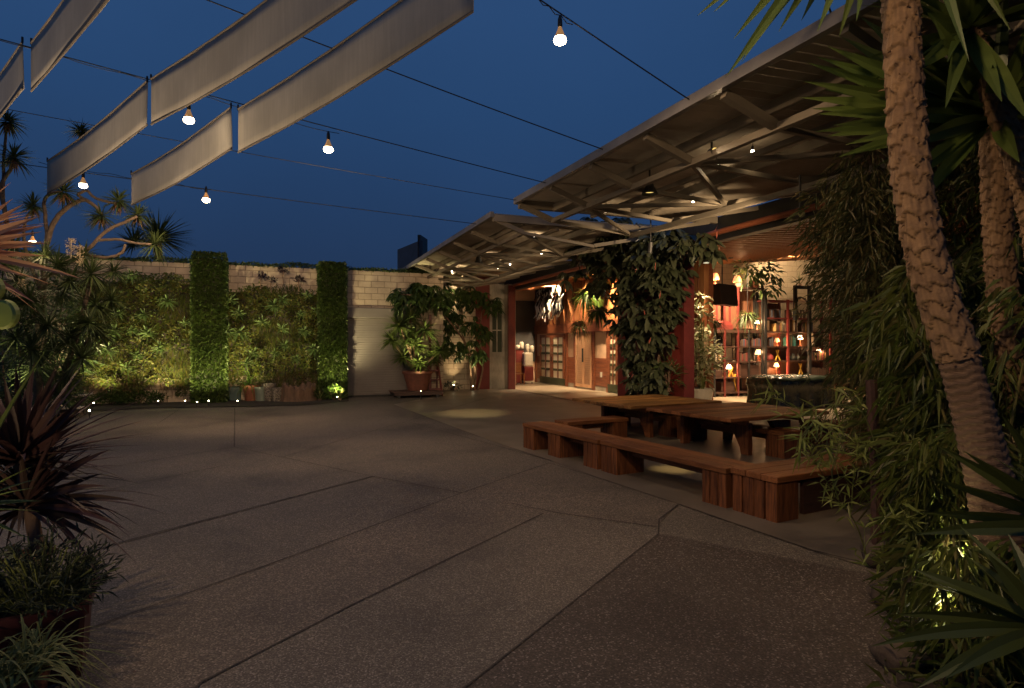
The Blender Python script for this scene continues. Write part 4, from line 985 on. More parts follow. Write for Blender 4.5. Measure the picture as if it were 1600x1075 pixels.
lBright = leafmat('bright_green_leaf', [(0.06,0.13,0.02),(0.10,0.18,0.03)], 0.4, 0.35)  # a brighter green than the fern leaf
lPad = leafmat('succulent_pad', [(0.22,0.30,0.06),(0.27,0.33,0.08)], 0.5, 0.15)
lFlower = leafmat('cream_flower', [(0.50,0.42,0.28),(0.38,0.31,0.20)], 0.6, 0.3)
mCulm = mat('bamboo_culm', (0.16,0.14,0.045), 0.5, 0.3, 6)
mStem = mat('green_stem', (0.13,0.15,0.04), 0.5, 0.2, 8)
# ---------------------------------------------------------------- rosettes
def rosette_mesh(b, c, L, w, n, zlo=-0.6, zhi=1.0, droop=0.25, axis=(0,0,1), seg=4, lv=0.25):
    q = Vector((0,0,1)).rotation_difference(Vector(axis).normalized())
    for i in range(n):
        d = rdir(zlo, zhi); d.rotate(q)
        b.blade(Vector(c)+d*0.02, d, L*U(1-lv, 1.05), w*U(.8,1.15), droop=droop*U(.4,1.4), n=seg, base=.7, peak=.3)
# ================================================================ living wall
def panel(label, pxa, pxb, ztop, zbot, seed):
    random.seed(seed)
    xa, xb = ony(pxa,540,19.05).x, ony(pxb,540,19.05).x; y = YW-0.02
    r = thing('living_wall', label, 'green wall', Vector(((xa+xb)/2, y-.15, zbot)), 'planted panels on the block wall')
    MB().box((xa+.1,y-.10,zbot+.25),(xb-.1,y+.015,ztop-.22)).build('backing', mSoil, r)
    A, B, Cc, D = MB(), MB(), MB(), MB()
    def top(x): return ztop + 0.10*math.sin(x*2.3+seed) + .07*math.sin(x*6.1)
    def bot(x): return zbot + 0.14*math.sin(x*1.9+seed*2) + .12*math.sin(x*5.3)
    area = (xb-xa)*(ztop-zbot)
    # cushions of different growth make the relief
    cush = [(U(xa,xb), U(zbot,ztop), U(.14,.34), U(.05,.26)) for _ in range(int(area*5))]
    def relief(x, z):
        h = 0.05
        for cx_, cz_, cr, ch in cush:
            q = ((x-cx_)**2+(z-cz_)**2)/(cr*cr)
            if q < 1: h = max(h, ch*(1-q)+.05)
        return h
    for i in range(int(area*1000)):
        x = U(xa-.04,xb+.04); z = U(zbot-.15, ztop+.1)
        if z > top(x)+U(-.12,.03) or z < bot(x)+U(-.02,.14): continue
        h = relief(x, z)
        b = A if U(0,1) < .92 else B  # a few leaves at random take the darker leaf colour
        d = Vector((U(-.8,.8), -1.0, U(-.9,.7))); 
        if (math.sin(x*3+seed)+math.sin(z*4+x)) > .6:      # ferny, hanging growth
            b.leaf4((x,y-h*U(.5,1.0)-.06,z), Vector((U(-.5,.5),-.4,U(-1,-.2))), U(.10,.20), U(.014,.026), droop=.3, face=(U(-.6,.6),-1,U(-.2,.7)))
        else:
            b.leaf4((x,y-h*U(.55,1.0)-.06,z), Vector((U(-1,1),-.45,U(-1,.7))), U(.06,.13), U(.035,.065), droop=.15, face=(U(-.7,.7),-1,U(-.3,.8)))
    # silver trailing curtains, mostly low down
    for k in range(int((xb-xa)*7)):
        x = U(xa,xb); z0 = zbot+U(.25,1.15) if U(0,1) < .8 else U(zbot+.8,ztop-.4); L = U(.25,.6); h = relief(x, z0)
        for i in range(26): 
            z = z0-L*i/26
            if z < zbot-.15: break
            Cc.leaf4((x+U(-.06,.06),y-h-.07+U(-.03,.03),z), Vector((U(-1,1),-.8,U(-.6,.2))), U(.03,.06), U(.018,.03))
    for k in range(int((xb-xa)*60)):
        x = U(xa,xb); D.blade((x,y-.06,zbot+U(.0,.4)), Vector((U(-.5,.5),-.5,U(-.9,.1))), U(.15,.45), .012, droop=.6, n=3)
    A.build('foliage', lWall, r); B.build('dark_foliage', lWallDk, r); Cc.build('trailing_foliage', lSilver, r); D.build('dry_growth', lDry, r)
    return xa, xb, y, relief
p1 = panel('wide living wall panel of ferns and succulents left of the tall ivy column', 112, 303, 3.55, .46, 3)
p2 = panel('living wall panel between the two ivy columns, dark rosettes on its top edge', 343, 503, 3.36, .46, 8)
# pale agave-like rosettes set in the panels
random.seed(21)
ros = MB(); rosette_mesh(ros, (0,0,0), .27, .040, 30, .05, 1.0, .1, axis=(0,-1,.25)); 
rt = thing('agave_rosette', 'pale green spiky rosette growing out of the living wall', 'succulent', Vector((0,0,0)), 'pale rosettes in the living wall')
ros.build('leaves', lAgave, rt, world=False)
core = MB(); core.lathe((0,0,0), [(.03,-.05),(.035,0),(.01,.04)], 8); core.build('core', mStem, rt, world=False)
first = True
spots = [(205,432),(186,490),(225,492),(180,516),(206,516),(232,522),(170,548),(215,555),(148,472),(262,470),(290,505),(128,512),(250,545),(197,575),
         (373,490),(356,520),(374,520),(428,478),(440,468),(470,492),(495,485),(440,515),(475,518),(445,540),(430,552),(398,552),(385,568),(490,545),(463,560),(410,505),(360,470),(480,462)]
for px, py in spots:
    q = ony(px, py, YW-.28); q.y -= U(0,.08)
    if first: rt.location = q; rt.rotation_euler = (0,0,U(-.4,.4)); first = False
    else:
        o = dup(rt, q, scale=U(.75,1.35)); o.rotation_euler = (U(-.3,.3),U(-.5,.5),U(-.5,.5))
# dark aeonium heads on the top edge of the second panel
random.seed(5)
for lb, px, py, s_ in (('dark purple rosette on a stem at the panel top, leftmost',408,432,1.0),('dark purple rosette at the panel top, second from the left',424,438,.9),('tall dark purple stem rising against the blocks above the panel',443,425,1.0),('dark purple rosette at the panel top near the right ivy column',467,437,1.1)):
    q = ony(px,py,YW-.25); r = thing('dark_rosette', lb, 'succulent', q-Vector((0,0,.35)), 'dark rosettes on top of the living wall')
    b = MB()
    for i in range(26):
        d = rdir(-.2,1); b.oval(q+d*.03+Vector((U(-.1,.1),0,U(-.06,.06))), d, .13*s_, .065*s_, droop=.1)
    b.build('leaves', lPurple, r)
    MB().tube([q-Vector((0,0,.36)), q-Vector((.02,0,.15)), q], .014, 6).build('stem', mBark, r)
# ivy clad columns
def ivy_column(label, pxa, pxb, yfront, zt, seed):
    random.seed(seed)
    xa, xb = ony(pxa,540,yfront).x, ony(pxb,540,yfront).x
    r = thing('ivy_column', label, 'ivy column', Vector(((xa+xb)/2,(yfront+YW)/2,0)), 'ivy clad columns')
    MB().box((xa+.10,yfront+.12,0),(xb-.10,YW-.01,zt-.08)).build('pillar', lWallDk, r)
    b = MB()
    for i in range(7500):
        z = U(0.02,zt) if U(0,1) < .93 else zt+U(-.05,.06); q = U(0,1)
        if z > zt-.03: x, y, d = U(xa,xb), U(yfront+.05,YW-.1), Vector((U(-1,1),U(-1,.4),1.2))
        elif q < .62: x, y, d = U(xa,xb), yfront+.09+.05*math.sin(z*5+seed)*.6+U(-.05,.05), Vector((U(-.8,.8),-1,U(-.9,.4)))
        elif q < .81: x, y, d = xa+.05+U(-.05,.05), U(yfront+.05,YW-.05), Vector((-1,U(-.8,.3),U(-.9,.4)))
        else: x, y, d = xb-.05+U(-.05,.05), U(yfront+.05,YW-.05), Vector((1,U(-.8,.3),U(-.9,.4)))
        b.leaf4((x,y,z), d, U(.06,.11), U(.05,.08), droop=.3)
    b.build('foliage', lIvy, r)
ivy_column('tall clipped ivy column standing between the two planted panels', 299, 352, 18.62, 4.12, 4)
ivy_column('clipped ivy column beside the roller shutter, right of the planted panels', 499, 541, 18.75, 4.02, 9)
random.seed(31)
b = MB()
for i in range(7000):
    x = U(-8,4.6); y = YW+U(-.06,.28); h = .05+.07*(math.sin(x*1.7)+1)/2+.05*(math.sin(x*5.2)+1)/2
    b.leaf4((x,y,3.93+U(-.03,h)), rdir(-.3,1), U(.05,.11), U(.03,.05))
tag(b.build('ivy_growth', lIvy), 'low fringe of ivy growing along the top of the long block wall', 'ivy', kind='stuff')
# ---------------------------------------------------------------- planting along the wall foot
mb_ = MB(); 
bed = gl((20,700),(112,645),(240,638),(380,636),(470,634),(545,628)) ; bed = [Vector((q.x,q.y,.02)) for q in bed] + [Vector((1.9,YW-.01,.02)), Vector((-9,YW-.01,.02))]
mb_.add(bed, [tuple(range(len(bed)))]); struct(mb_.build('planting_bed', mSoil))
def shrub(label, p, rx, rz, n, m, L=.1, w=.035, group=None, cat='shrub', name='shrub', stems=5, sq=1.0, kind='leaf'):
    p = Vector(p); r = thing(name, label, cat, p, group); b = MB()
    for i in range(n):
        d = rdir(-.35,1); k = U(.55,1.0)*(1+.18*math.sin(d.x*5+d.y*4+p.x)); q = p+Vector((d.x*rx*k, d.y*rx*k*sq, rz*.42+d.z*rz*.58*k))
        if q.z < .03: q.z = U(.03,.1)
        if kind == 'oval': b.oval(q, d+rdir()*.7, L*U(.7,1.2), w)
        else: b.leaf4(q, d+rdir()*.8+Vector((0,0,.1)), L*U(.7,1.3), w*U(.8,1.2))
    b.build('foliage', m, r); s = MB()
    for i in range(stems):
        d = rdir(.3,1); s.tube([p+Vector((U(-.05,.05),U(-.05,.05),0)), p+Vector((d.x*rx*.4,d.y*rx*.4*sq,rz*.4)), p+Vector((d.x*rx*.8,d.y*rx*.8*sq,rz*.85))], [.014,.01,.005], 5)
    s.build('stem', mBark, r); return r
def tuft(label, p, L, w, n, m, zlo=.15, zhi=1, droop=.5, group=None, cat='plant', name='grass_tuft', axis=(0,0,1)):
    p = Vector(p); r = thing(name, label, cat, p, group); b = MB(); rosette_mesh(b, p+Vector((0,0,.03)), L, w, n, zlo, zhi, droop, axis); b.build('leaves', m, r)
    MB().lathe(p, [(.05,0),(.05,.05),(.02,.09)], 8).build('crown', mBark, r); return r
random.seed(41)
for lb, px, py, Y, rx, rz, m in (
    ('low dark fern clump at the wall foot, leftmost along the bed',175,638,16.4,.55,.38,lFern),
    ('low dark fern clump at the wall foot below the wide panel',215,637,16.6,.6,.36,lFern),
    ('rounded green bush at the foot of the tall ivy column, left side',293,630,17.2,.32,.72,lIvy),
    ('small green bush between the tall ivy column and the teal planter',340,632,17.3,.26,.34,lFern),
    ('leafy clump at the foot of the ivy column by the shutter',522,628,17.9,.30,.42,lBright),
    ('small fern beside the old stump, right side',494,628,17.8,.24,.34,lFern)):
    shrub(lb, W((px-800)/FPX*Y, Y), rx, rz, int(500*rx/.3), m, .11, .035, 'bushes along the wall foot')
for lb, px, Y, L in (('pale pointed leaves standing beside the stump',500,17.6,.6),('pale pointed leaves at the last uplight beside the shutter',531,17.7,.62),('drooping grassy plant in front of the dark jars',432,17.4,.45)):
    tuft(lb, W((px-800)/FPX*Y, Y), L, .03, 14, lGrass, .45, 1, .25, 'grassy plants along the wall foot')
def pot(name, label, p, r0, r1, h, m, group=None, n=20, rim=True):
    p = Vector(p); r = thing(name, label, 'plant pot', p, group)
    pr = [(r0*.92,0),(r0,.01),(r1*.98,h*.86)] + ([(r1*1.07,h*.87),(r1*1.07,h)] if rim else [(r1,h)]) + [(r1*.9,h),(r1*.88,h*.9)]
    MB().lathe(p, pr, n).build('body', m, r, smooth=False); MB().lathe(p+Vector((0,0,h*.9)), [(.01,.004),(r1*.86,.0)], n, cap=False).build('soil', mSoil, r); return r
Yp = 17.55
pot('terracotta_pot', 'plain terracotta pot with a grassy plant at the wall foot', W((393-800)/FPX*Yp,Yp), .17, .23, .46, mTerracotta)
tuft('arching green grass plant growing in the plain terracotta pot', W((391-800)/FPX*Yp,Yp,.44), .75, .022, 60, lBright, .1, 1, .55)
pot('glazed_pot', 'pale celadon pot right of the terracotta pot', W((409-800)/FPX*17.5,17.5), .17, .2, .42, mCeladon)
mSpot = mat('spotted_dark_glaze', (0.30,0.26,0.20), .35, .5, 26, c2=(0.025,0.02,0.018), det=1)
pot('spotted_pot', 'dark speckled jar left of a second one', W((421-800)/FPX*17.45,17.45), .13, .17, .52, mSpot, 'speckled jars by the stump'); pot('spotted_pot', 'dark speckled jar next to the old stump', W((434-800)/FPX*17.4,17.4), .15, .17, .40, mSpot, 'speckled jars by the stump')
q = W((356-800)/FPX*17.6,17.6); tp = thing('teal_planter', 'dark teal rectangular planter left of the terracotta pot', 'planter', q)
MB().cbox((q.x-.42,q.y-.2,0),(q.x+.36,q.y+.2,.42),.03).build('body', mTeal, tp); MB().box((q.x-.38,q.y-.17,.42),(q.x+.32,q.y+.17,.425)).build('soil', mSoil, tp)
shrub('low mound of green leaves in the teal planter', q+Vector((0,-.06,.42)), .4, .22, 420, lFern, .1, .03, sq=.5)
# old hollow stump
q = W((465-800)/FPX*17.45,17.45); random.seed(6)
st_ = thing('tree_stump', 'broad old hollow tree stump by the wall between jars and ferns', 'tree stump', q); vs = []; fs = []; n = 44
hts = [.44+.08*math.sin(k*.31)+.06*math.sin(k*1.7) for k in range(n)]
for lv, (rs, hk) in enumerate(((1.08,0),(1.0,.15),(.92,.5),(.95,.85),(.90,1.0),(.78,.98),(.74,.4))):
    for k in range(n):
        t = 2*math.pi*k/n; rr = .40*rs*(1+.07*math.sin(3*t+1)+.05*math.sin(7*t)+.03*math.sin(15*t)*(1-hk*.3)); vs.append((q.x+rr*math.cos(t)*1.2, q.y+rr*math.sin(t)*.8, hts[k]*hk))
for lv in range(6):
    for k in range(n): fs.append((lv*n+k,lv*n+(k+1)%n,(lv+1)*n+(k+1)%n,(lv+1)*n+k))
b = MB(); b.add(vs, fs); b.build('trunk_shell', mStump, st_, smooth=True)
MB().lathe(q+Vector((0,0,.22)), [(.01,.01),(.26,0)], 16, cap=False).build('hollow', mSoil, st_)
# uplights in the bed
def uplight(label, p, power, tgt, cone=110, col=(1.0,0.82,0.42), s=1.0, spot=True):
    p = Vector(p); r = thing('garden_uplight', label, 'light', Vector((p.x,p.y,0)), 'small uplights in the planting'); t = (Vector(tgt)-p).normalized()
    MB().tube([(p.x,p.y,0),(p.x,p.y,p.z-.03)], .012, 6).build('spike', mDark, r)
    MB().tube([p-t*.06, p+t*.03], .04*s, 12).build('housing', mDark, r, smooth=False)
    MB().lathe(p+t*.045, [(.003,-.028*s),(.022*s,-.018*s),(.03*s,0),(.022*s,.018*s),(.003,.028*s)], 10).build('lens', mLens, r, smooth=True)
    light('uplight_lamp', 'SPOT', p+t*.10, power*UPK, col, .04, tgt, cone, 1.0, parent=r)
for i, (px, Y, pw, lb) in enumerate(((146,16.3,26,'small uplight at the left end of the planted bed'),(247,16.85,24,'small uplight at the wall foot under the wide panel'),(289,16.9,9,'small uplight left of the tall ivy column'),(308,16.6,4,'small uplight right at the tall ivy column foot'),(326,16.9,13,'small uplight right of the tall ivy column'),(371,16.9,30,'brightest small uplight, left of the terracotta pot'),(527,17.7,26,'small uplight by the ivy column at the shutter'))):
    Y -= .75 if px != 527 else .3; x, y, _ = W((px-800)/FPX*Y, Y); p = Vector((x,y,.09)); uplight(lb, p, pw, Vector((x+U(-.2,.2), YW-.2, 3.3)), 122, s=.5)
# ================================================================ leafy tree and potted yucca in the recess
random.seed(51)
def leafy_tree(label, base, clumps, m, nl, L, w, trunks, name='leafy_tree', cat='tree', rs=7, hang=.5, buds=0):
    r = thing(name, label, cat, base); t = MB()
    for pts in trunks: 
        pp = smooth_path(pts, 5); t.tube(pp, [.045*(1-.7*i/len(pp)) for i in range(len(pp))], 7)
    t.build('trunk', mBark, r, smooth=True); b = MB(); bd = []
    for c, rad, k in clumps:
        c = Vector(c)
        for i in range(int(nl*k)):
            d = rdir(-.9,1); q = c+Vector((d.x*rad,d.y*rad*.8,d.z*rad*.85))*U(.45,1.0)
            hd = Vector((d.x,d.y,0))
            # a spray of leaves from one twig end
            for j in range(rs):
                a = j/rs*6.2832+U(0,1); dd = hd*.7+Vector((math.cos(a)*.8,math.sin(a)*.8,-hang+U(-.4,.3))); b.oval(q, dd, L*U(.7,1.1), w*U(.8,1.1), droop=.3)
        for i in range(buds):
            d = rdir(-.4,.8); d.y = -abs(d.y); q = c+d*rad; bd.append(MB()); bd[-1].leaf4(q, Vector((U(-.4,.4),-.3,.9)), .2, .03)
    b.build('crown', m, r)
    for q in bd: q.build('red_bud', lRedBud, r)
    return r
tb = ony(736,606,20.9)
cl = [(ony(640,468,18.85),.55,1.1),(ony(672,462,18.9),.6,1.2),(ony(655,450,18.9),.42,.8),(ony(692,470,18.95),.4,.7),(ony(625,462,18.95),.3,.4),(ony(705,462,20.4),.7,1.2),(ony(740,465,20.4),.6,1.1),(ony(770,478,20.4),.42,.7),(ony(690,500,20.5),.6,.9),(ony(725,505,20.5),.6,.9),
      (ony(707,545,20.6),.42,.6),(ony(735,545,20.6),.40,.6),(ony(752,520,20.6),.45,.7),(ony(748,558,20.7),.3,.35),(ony(695,530,20.7),.35,.45)]
leafy_tree('dark leafy multi stem tree under the far canopy beside the red panel', Vector((tb.x,tb.y,0)), cl, lUmb, 26, .27, .085,
   [[(tb.x,tb.y,0),(tb.x-.05,tb.y-.05,.9),(tb.x-.35,tb.y-.2,1.9),(tb.x-1.0,tb.y-.4,3.0)],[(tb.x+.25,tb.y,0),(tb.x+.45,tb.y,.9),(tb.x+.3,tb.y-.1,2.0),(tb.x+.4,tb.y-.2,3.3)],[(tb.x+.1,tb.y,0),(tb.x+.15,tb.y,.8),(tb.x-.6,tb.y-.6,2.0),(tb.x-2.0,tb.y-2.0,3.0),(tb.x-2.9,tb.y-2.1,3.2)]])
shrub('small weeds along the foot of the recessed wall', ony(706,610,21.0), .35, .3, 160, lGrey, .1, .03)
uplight('small uplight washing the recessed blocks behind the leafy tree', ony(709,607,20.85)+Vector((0,0,.08)), 3, ony(710,560,21.3), 75, (1.0,.72,.36))
uplight('small uplight at the foot of the red panel', Vector((ony(739,606,20.6).x,20.6,.12)), 5, ony(735,520,20.8), 80, (1.0,.78,.40), s=.6)
pc = PLAT+Vector((.05,0,.211)); pot('clay_pot', 'wide dark terracotta pot standing on the plant dolly', pc, .30, .45, .60, mTerraDark)
yr = thing('potted_yucca', 'bushy yucca with bright yellow green heads in the clay pot on the dolly', 'yucca', pc+Vector((0,0,.55)))
stm = MB(); random.seed(14)
heads = [(624,510,.62),(640,498,.5),(664,516,.60),(648,540,.5),(630,560,.45),(688,548,.5),(655,568,.4),(612,532,.5),(676,560,.4),(640,528,.45)]
for px, py, L in heads:
    q = ony(px, py, PLAT.y+U(-.35,.1)); b = MB(); rosette_mesh(b, q, L*1.05, .062, 84, -.6, 1, .22); b.build('leaf_rosette', lYucca, yr)
    stm.tube(smooth_path([pc+Vector((U(-.12,.12),U(-.1,.1),.52)), (pc+q)/2+Vector((U(-.1,.1),0,.25)), q], 4), .035, 6)
stm.build('trunk', mBark, yr)
p = pc+Vector((-.15,-1.15,.02)); uplight('small uplight on the ground before the potted yucca', p, 34, pc+Vector((.0,-.2,1.9)), 62, (1.0,.85,.40), s=.35)
# ================================================================ rubber tree over the red pier
random.seed(61)
def rp(px, py, x=7.55): return onx(px, py, x)
cl = []
for px, py, rad, k in ((900,372,.5,.9),(930,365,.55,1.0),(965,368,.6,1.1),(1000,375,.6,1.1),(1035,385,.55,1.0),(1060,380,.45,.7),(1085,378,.4,.5),(915,400,.55,1.0),(950,405,.6,1.1),(985,410,.6,1.1),(1020,415,.6,1.1),(1045,425,.45,.8),
    (925,440,.42,.6),(960,445,.55,1.0),(1000,450,.6,1.1),(1035,460,.45,.8),(985,485,.5,.9),(1020,490,.5,.9),(1042,490,.26,.4),(978,520,.36,.6),(1010,530,.5,.9),(1030,530,.3,.5),(992,560,.32,.6),(1015,570,.36,.8),(1030,580,.22,.3),(1000,598,.38,.7),(1025,602,.25,.4),(895,430,.3,.3),(1105,385,.3,.25),(885,385,.3,.3)):
    cl.append((rp(px,py,7.45+U(-.35,.1)), rad, k))
tb = rp(1015,625,7.6); tb.z = 0
leafy_tree('big dark rubber tree climbing the red pier up to the gap between the canopies', tb, cl, lRubber, 23, .27, .118,
   [[tb, tb+Vector((0,0,1.2)), rp(1005,470), rp(980,400), rp(960,360)],[tb+Vector((.05,.2,0)), rp(985,520), rp(925,430), rp(895,385)],[tb+Vector((0,-.2,0)), rp(1035,500), rp(1060,400), rp(1100,380)]], name='rubber_tree', rs=6, hang=.35, buds=1)
shrub('small upright weed growing at the foot of the red pier', onx(1046,612,7.6)*1, .28, .7, 150, lFern, .2, .02)
# white planter with a tall cream variegated plant
q = W((1096-800)/FPX*15.4,15.4); pot('white_planter', 'tall white glazed pot right of the red pier', q, .22, .29, .52, mWhitePot)
vr = thing('variegated_plant', 'tall cream and green variegated plant in the white pot', 'plant', q+Vector((0,0,.48))); b = MB(); s = MB(); random.seed(71)
for px, py, rad, n in ((1092,590,.34,90),(1105,570,.36,90),(1088,560,.30,80),(1100,545,.34,80),(1112,555,.26,50),(1085,530,.26,50),(1094,520,.22,30),(1100,500,.22,26),(1092,485,.2,24),(1096,465,.2,20)):
    c = at(px,py,15.4+U(-.1,.2))
    for i in range(n): d = rdir(-.6,1); b.oval(c+d*rad*U(.3,1), d+rdir()*.6, U(.14,.24), U(.045,.075), droop=.3)
    s.tube(smooth_path([q+Vector((U(-.08,.08),0,.46)), (q+c)/2+Vector((0,0,.2)), c], 3), .012, 5)
b.build('foliage', lCream, vr); s.build('stem', mStem, vr)
# hanging ferns in the first bay
def hanging(label, p, L, n, m, ztop, w=.02, droop=1.0):
    p = Vector(p); r = thing('hanging_basket', label, 'hanging plant', p, 'plants hung from the ceiling'); b = MB(); rosette_mesh(b, p, L, w, n, -.5, .8, droop, seg=5); b.build('foliage', m, r)
    MB().lathe(p-Vector((0,0,.16)), [(.02,0),(.13,.03),(.18,.14),(.18,.18)], 14).build('basket', mBark, r)
    MB().tube([p, Vector((p.x,p.y,ztop))], .006, 5).build('wire', mCable, r)
random.seed(77)
hanging('bright green fern hanging from the ceiling left of the rubber tree', onx(914,462,9.4), .75, 110, lBright, cz(9.4)-.1, .05, .9)
hanging('darker fern hanging nearest the rubber tree, over the plaster panel', onx(934,485,9.0), .6, 90, lFern, cz(9)-.1, .05, .9)
hanging('dark trailing fern hanging in front of the louvred door top', onx(905,505,9.6), .45, 70, lUmb, cz(9.6)-.1, .05, .9)
hanging('green fern hanging in the second bay beside the black speaker', ony(1168,492,14.6), .55, 90, lFern, cz(12.6)-.1, .03, .9)
hanging('dark fern hanging above the white planter', ony(1117,505,14.2), .45, 70, lUmb, cz(11.6)-.1, .03, .9)
# leafy plant on top of the shelves
r = thing('shelf_plant', 'dark leafy plant spilling over the top of the shelves by the lamps', 'plant', S_(1178,455)+Vector((0,.2,0))); b = MB()
for px, py, rad, n in ((1172,430,.45,60),(1190,420,.5,70),(1205,432,.4,60),(1195,450,.4,50),(1160,418,.35,40),(1210,450,.3,30)):
    c = S_(px,py,15.2)
    for i in range(n): d = rdir(-.7,1); b.oval(c+d*rad*U(.3,1), d+Vector((0,-.2,-.3)), U(.14,.22), U(.06,.085), droop=.4)
b.build('foliage', lUmb, r); MB().lathe(S_(1180,450,15.4), [(.1,0),(.14,.2),(.15,.22)], 12).build('pot', mTerraDark, r)
tuft('thin upright sprigs in a vase beside the black frame', S_(1250,446,15.4), .55, .014, 18, lFern, .4, 1, .2)
p = POT_BENCH; pot('terracotta_pot', 'small terracotta pot standing on the pale low bench', p, .10, .14, .22, mTerraDark); tuft('small spiky green plant in the pot on the pale low bench', p+Vector((0,0,.2)), .3, .03, 26, lFern, .0, 1, .3)
mBarkG = mat('grey_bark', (0.095,0.068,0.048), 0.9, 0.4, 9, bump=0.6, bscale=22)
# ================================================================ dragon tree at the left
random.seed(81)
db = W((62-800)/FPX*12.2,12.2)
dt = thing('dragon_tree', 'branching dragon tree with spiky leaf heads in front of the left end of the wall', 'tree', db)
def dp(px, py, Y=11.6): return at(px, py, Y)
def limb(pts, r0, r1, nm='branch'):
    r0 *= .62; r1 *= .7; pp = smooth_path(pts, 6); MB().tube([q+rdir()*.006 for q in pp], [r0+(r1-r0)*i/(len(pp)-1) for i in range(len(pp))], 8).build(nm, mBarkG, dt, smooth=True)
limb([db, dp(60,600,12), dp(62,520,11.8), dp(68,440)], .14, .10, 'trunk')
limb([db+Vector((.2,0,0)), dp(95,600,11.4), dp(115,540,11.2), dp(135,470,11.2), dp(142,430,11.2)], .10, .05)
limb([db+Vector((.1,.1,0)), dp(80,610,11.6), dp(110,585,11.2), dp(128,545,11.0), dp(150,520,11)], .08, .04)
limb([dp(68,440), dp(72,385), dp(86,345), dp(104,325), dp(130,312), dp(148,322), dp(158,335)], .09, .04)
limb([dp(132,312), dp(122,304), dp(136,298), dp(150,310), dp(183,318)], .045, .035)
limb([dp(74,375), dp(71,340), dp(69,315), dp(80,302,11.4), dp(98,300,11.4)], .06, .035)
limb([dp(68,435), dp(100,415), dp(135,392), dp(165,362), dp(200,345), dp(214,338)], .07, .035)
limb([dp(150,376), dp(185,374), dp(212,380), dp(236,382)], .045, .03)
limb([dp(80,425), dp(128,402), dp(168,402), dp(190,395), dp(196,382)], .06, .03)
limb([dp(75,430), dp(120,425), dp(155,430), dp(176,420)], .04, .025)
limb([dp(62,470), dp(30,440), dp(18,400), dp(8,330), dp(2,290), dp(18,262), dp(22,248)], .08, .04)
limb([dp(5,310), dp(6,250), dp(9,215), dp(12,195)], .05, .03)
limb([dp(66,460), dp(50,420), dp(38,380), dp(40,345), dp(52,325)], .06, .03)
heads = [(158,338,.36,11.6),(185,314,.36,11.6),(215,336,.36,11.8),(242,382,.46,11.8),(100,300,.42,11.4),(22,246,.42,11.4),(12,190,.36,11.4),(126,205,.30,12.0),(178,425,.34,11.6),(143,428,.55,11.2),(95,455,.5,11.3),(60,495,.6,11.0),(112,530,.6,10.9),(152,520,.55,11.0),(60,575,.6,10.8),(105,590,.55,10.8),(30,440,.5,11.2),(25,530,.6,11.0),(52,322,.36,11.6),(150,478,.5,11.2),(20,385,.42,11.4),(130,400,.4,11.5),(85,545,.5,11.2),(20,600,.5,11.2),(45,470,.6,10.6),(75,510,.55,10.4),(10,470,.55,10.4),(110,440,.5,10.9),(90,415,.45,11),(128,560,.5,10.4),(50,545,.6,10.2),(95,620,.5,10.4),(70,400,.4,11.2),(5,415,.5,10.8),(175,470,.4,11.4),(140,505,.45,10.8)]
for px, py, L, Y in heads:
    c = dp(px, py, Y); b = MB(); rosette_mesh(b, c, L, .030, 85, -.75, 1, .22); b.build('leaf_rosette', lDragon, dt)
    if py < 340:
        s = MB()
        for i in range(30): s.blade(c-Vector((0,0,.03)), rdir(-1,-.4), L*U(.4,.8), .022, .1, n=2)
        s.build('dead_skirt', lDry, dt)
limb([dp(130,260,12), dp(127,230,12), dp(126,208,12)], .03, .02)
for px, py in ((125,398),(34,450),(111,386)):
    b = MB(); c = dp(px,py,10.9)
    for i in range(170): b.leaf4(c+Vector((U(-.06,.06),U(-.06,.06),U(-.16,.16))), rdir(), .035, .02)
    b.tube([c+Vector((0,0,.15)), c-Vector((0,0,.2))], .008, 5); b.build('flower_cluster', lFlower, dt)
for lb, px, py, Y, rx, rz, n in (('dark dense shrub against the wall at the far left edge',10,640,14.5,1.1,3.0,1500),('dark dense shrub behind the dragon tree trunk',75,640,15.2,1.0,3.6,1500),('low dark shrub behind the pale garden table',60,650,13.5,.8,1.0,800)):
    shrub(lb, W((px-800)/FPX*Y, Y), rx, rz, n, lUmb, .2, .05, 'dark shrubs at the left end of the wall', stems=7)
uplight('uplight glowing among the leaves below the dragon tree', W((33-800)/FPX*10.5,10.5,.35), 10, dp(40,520,11.2), 70, (1.0,.85,.42), s=1.5)
uplight('added uplight out of view at the left, aimed up at the canvas strips', W(-6.0,6.2,.2), 34, P3(270,130,YA), 100, (1.0,.76,.50))  # out-of-view lamp added to light the strips from below
uplight('small uplight beside the pale garden table', W((140-800)/FPX*13.2,13.2,.15), 12, dp(120,450,12.5), 80, (1.0,.8,.42), s=.7)
tuft('bright lit leaf clump at the dragon tree foot', W((36-800)/FPX*10.8,10.8), .55, .05, 40, lBright, .1, 1, .3)
# spiky yucca behind the wall
c = ony(247,372,21.2); r = thing('yucca_tree', 'round spiky yucca head rising behind the wall left of the tall ivy column', 'yucca', Vector((c.x,c.y,0)))
b = MB(); rosette_mesh(b, c, 1.15, .05, 190, -.45, 1, .1, lv=.3); b.build('leaf_rosette', lDragon, r); b = MB(); rosette_mesh(b, c+Vector((-.6,-.2,-.25)), .8, .045, 90, -.4, 1, .15); b.build('leaf_rosette', lDragon, r)
MB().tube([(c.x,c.y,0),(c.x+.1,c.y,2),c], [.16,.13,.10], 8).build('trunk', mBark, r)
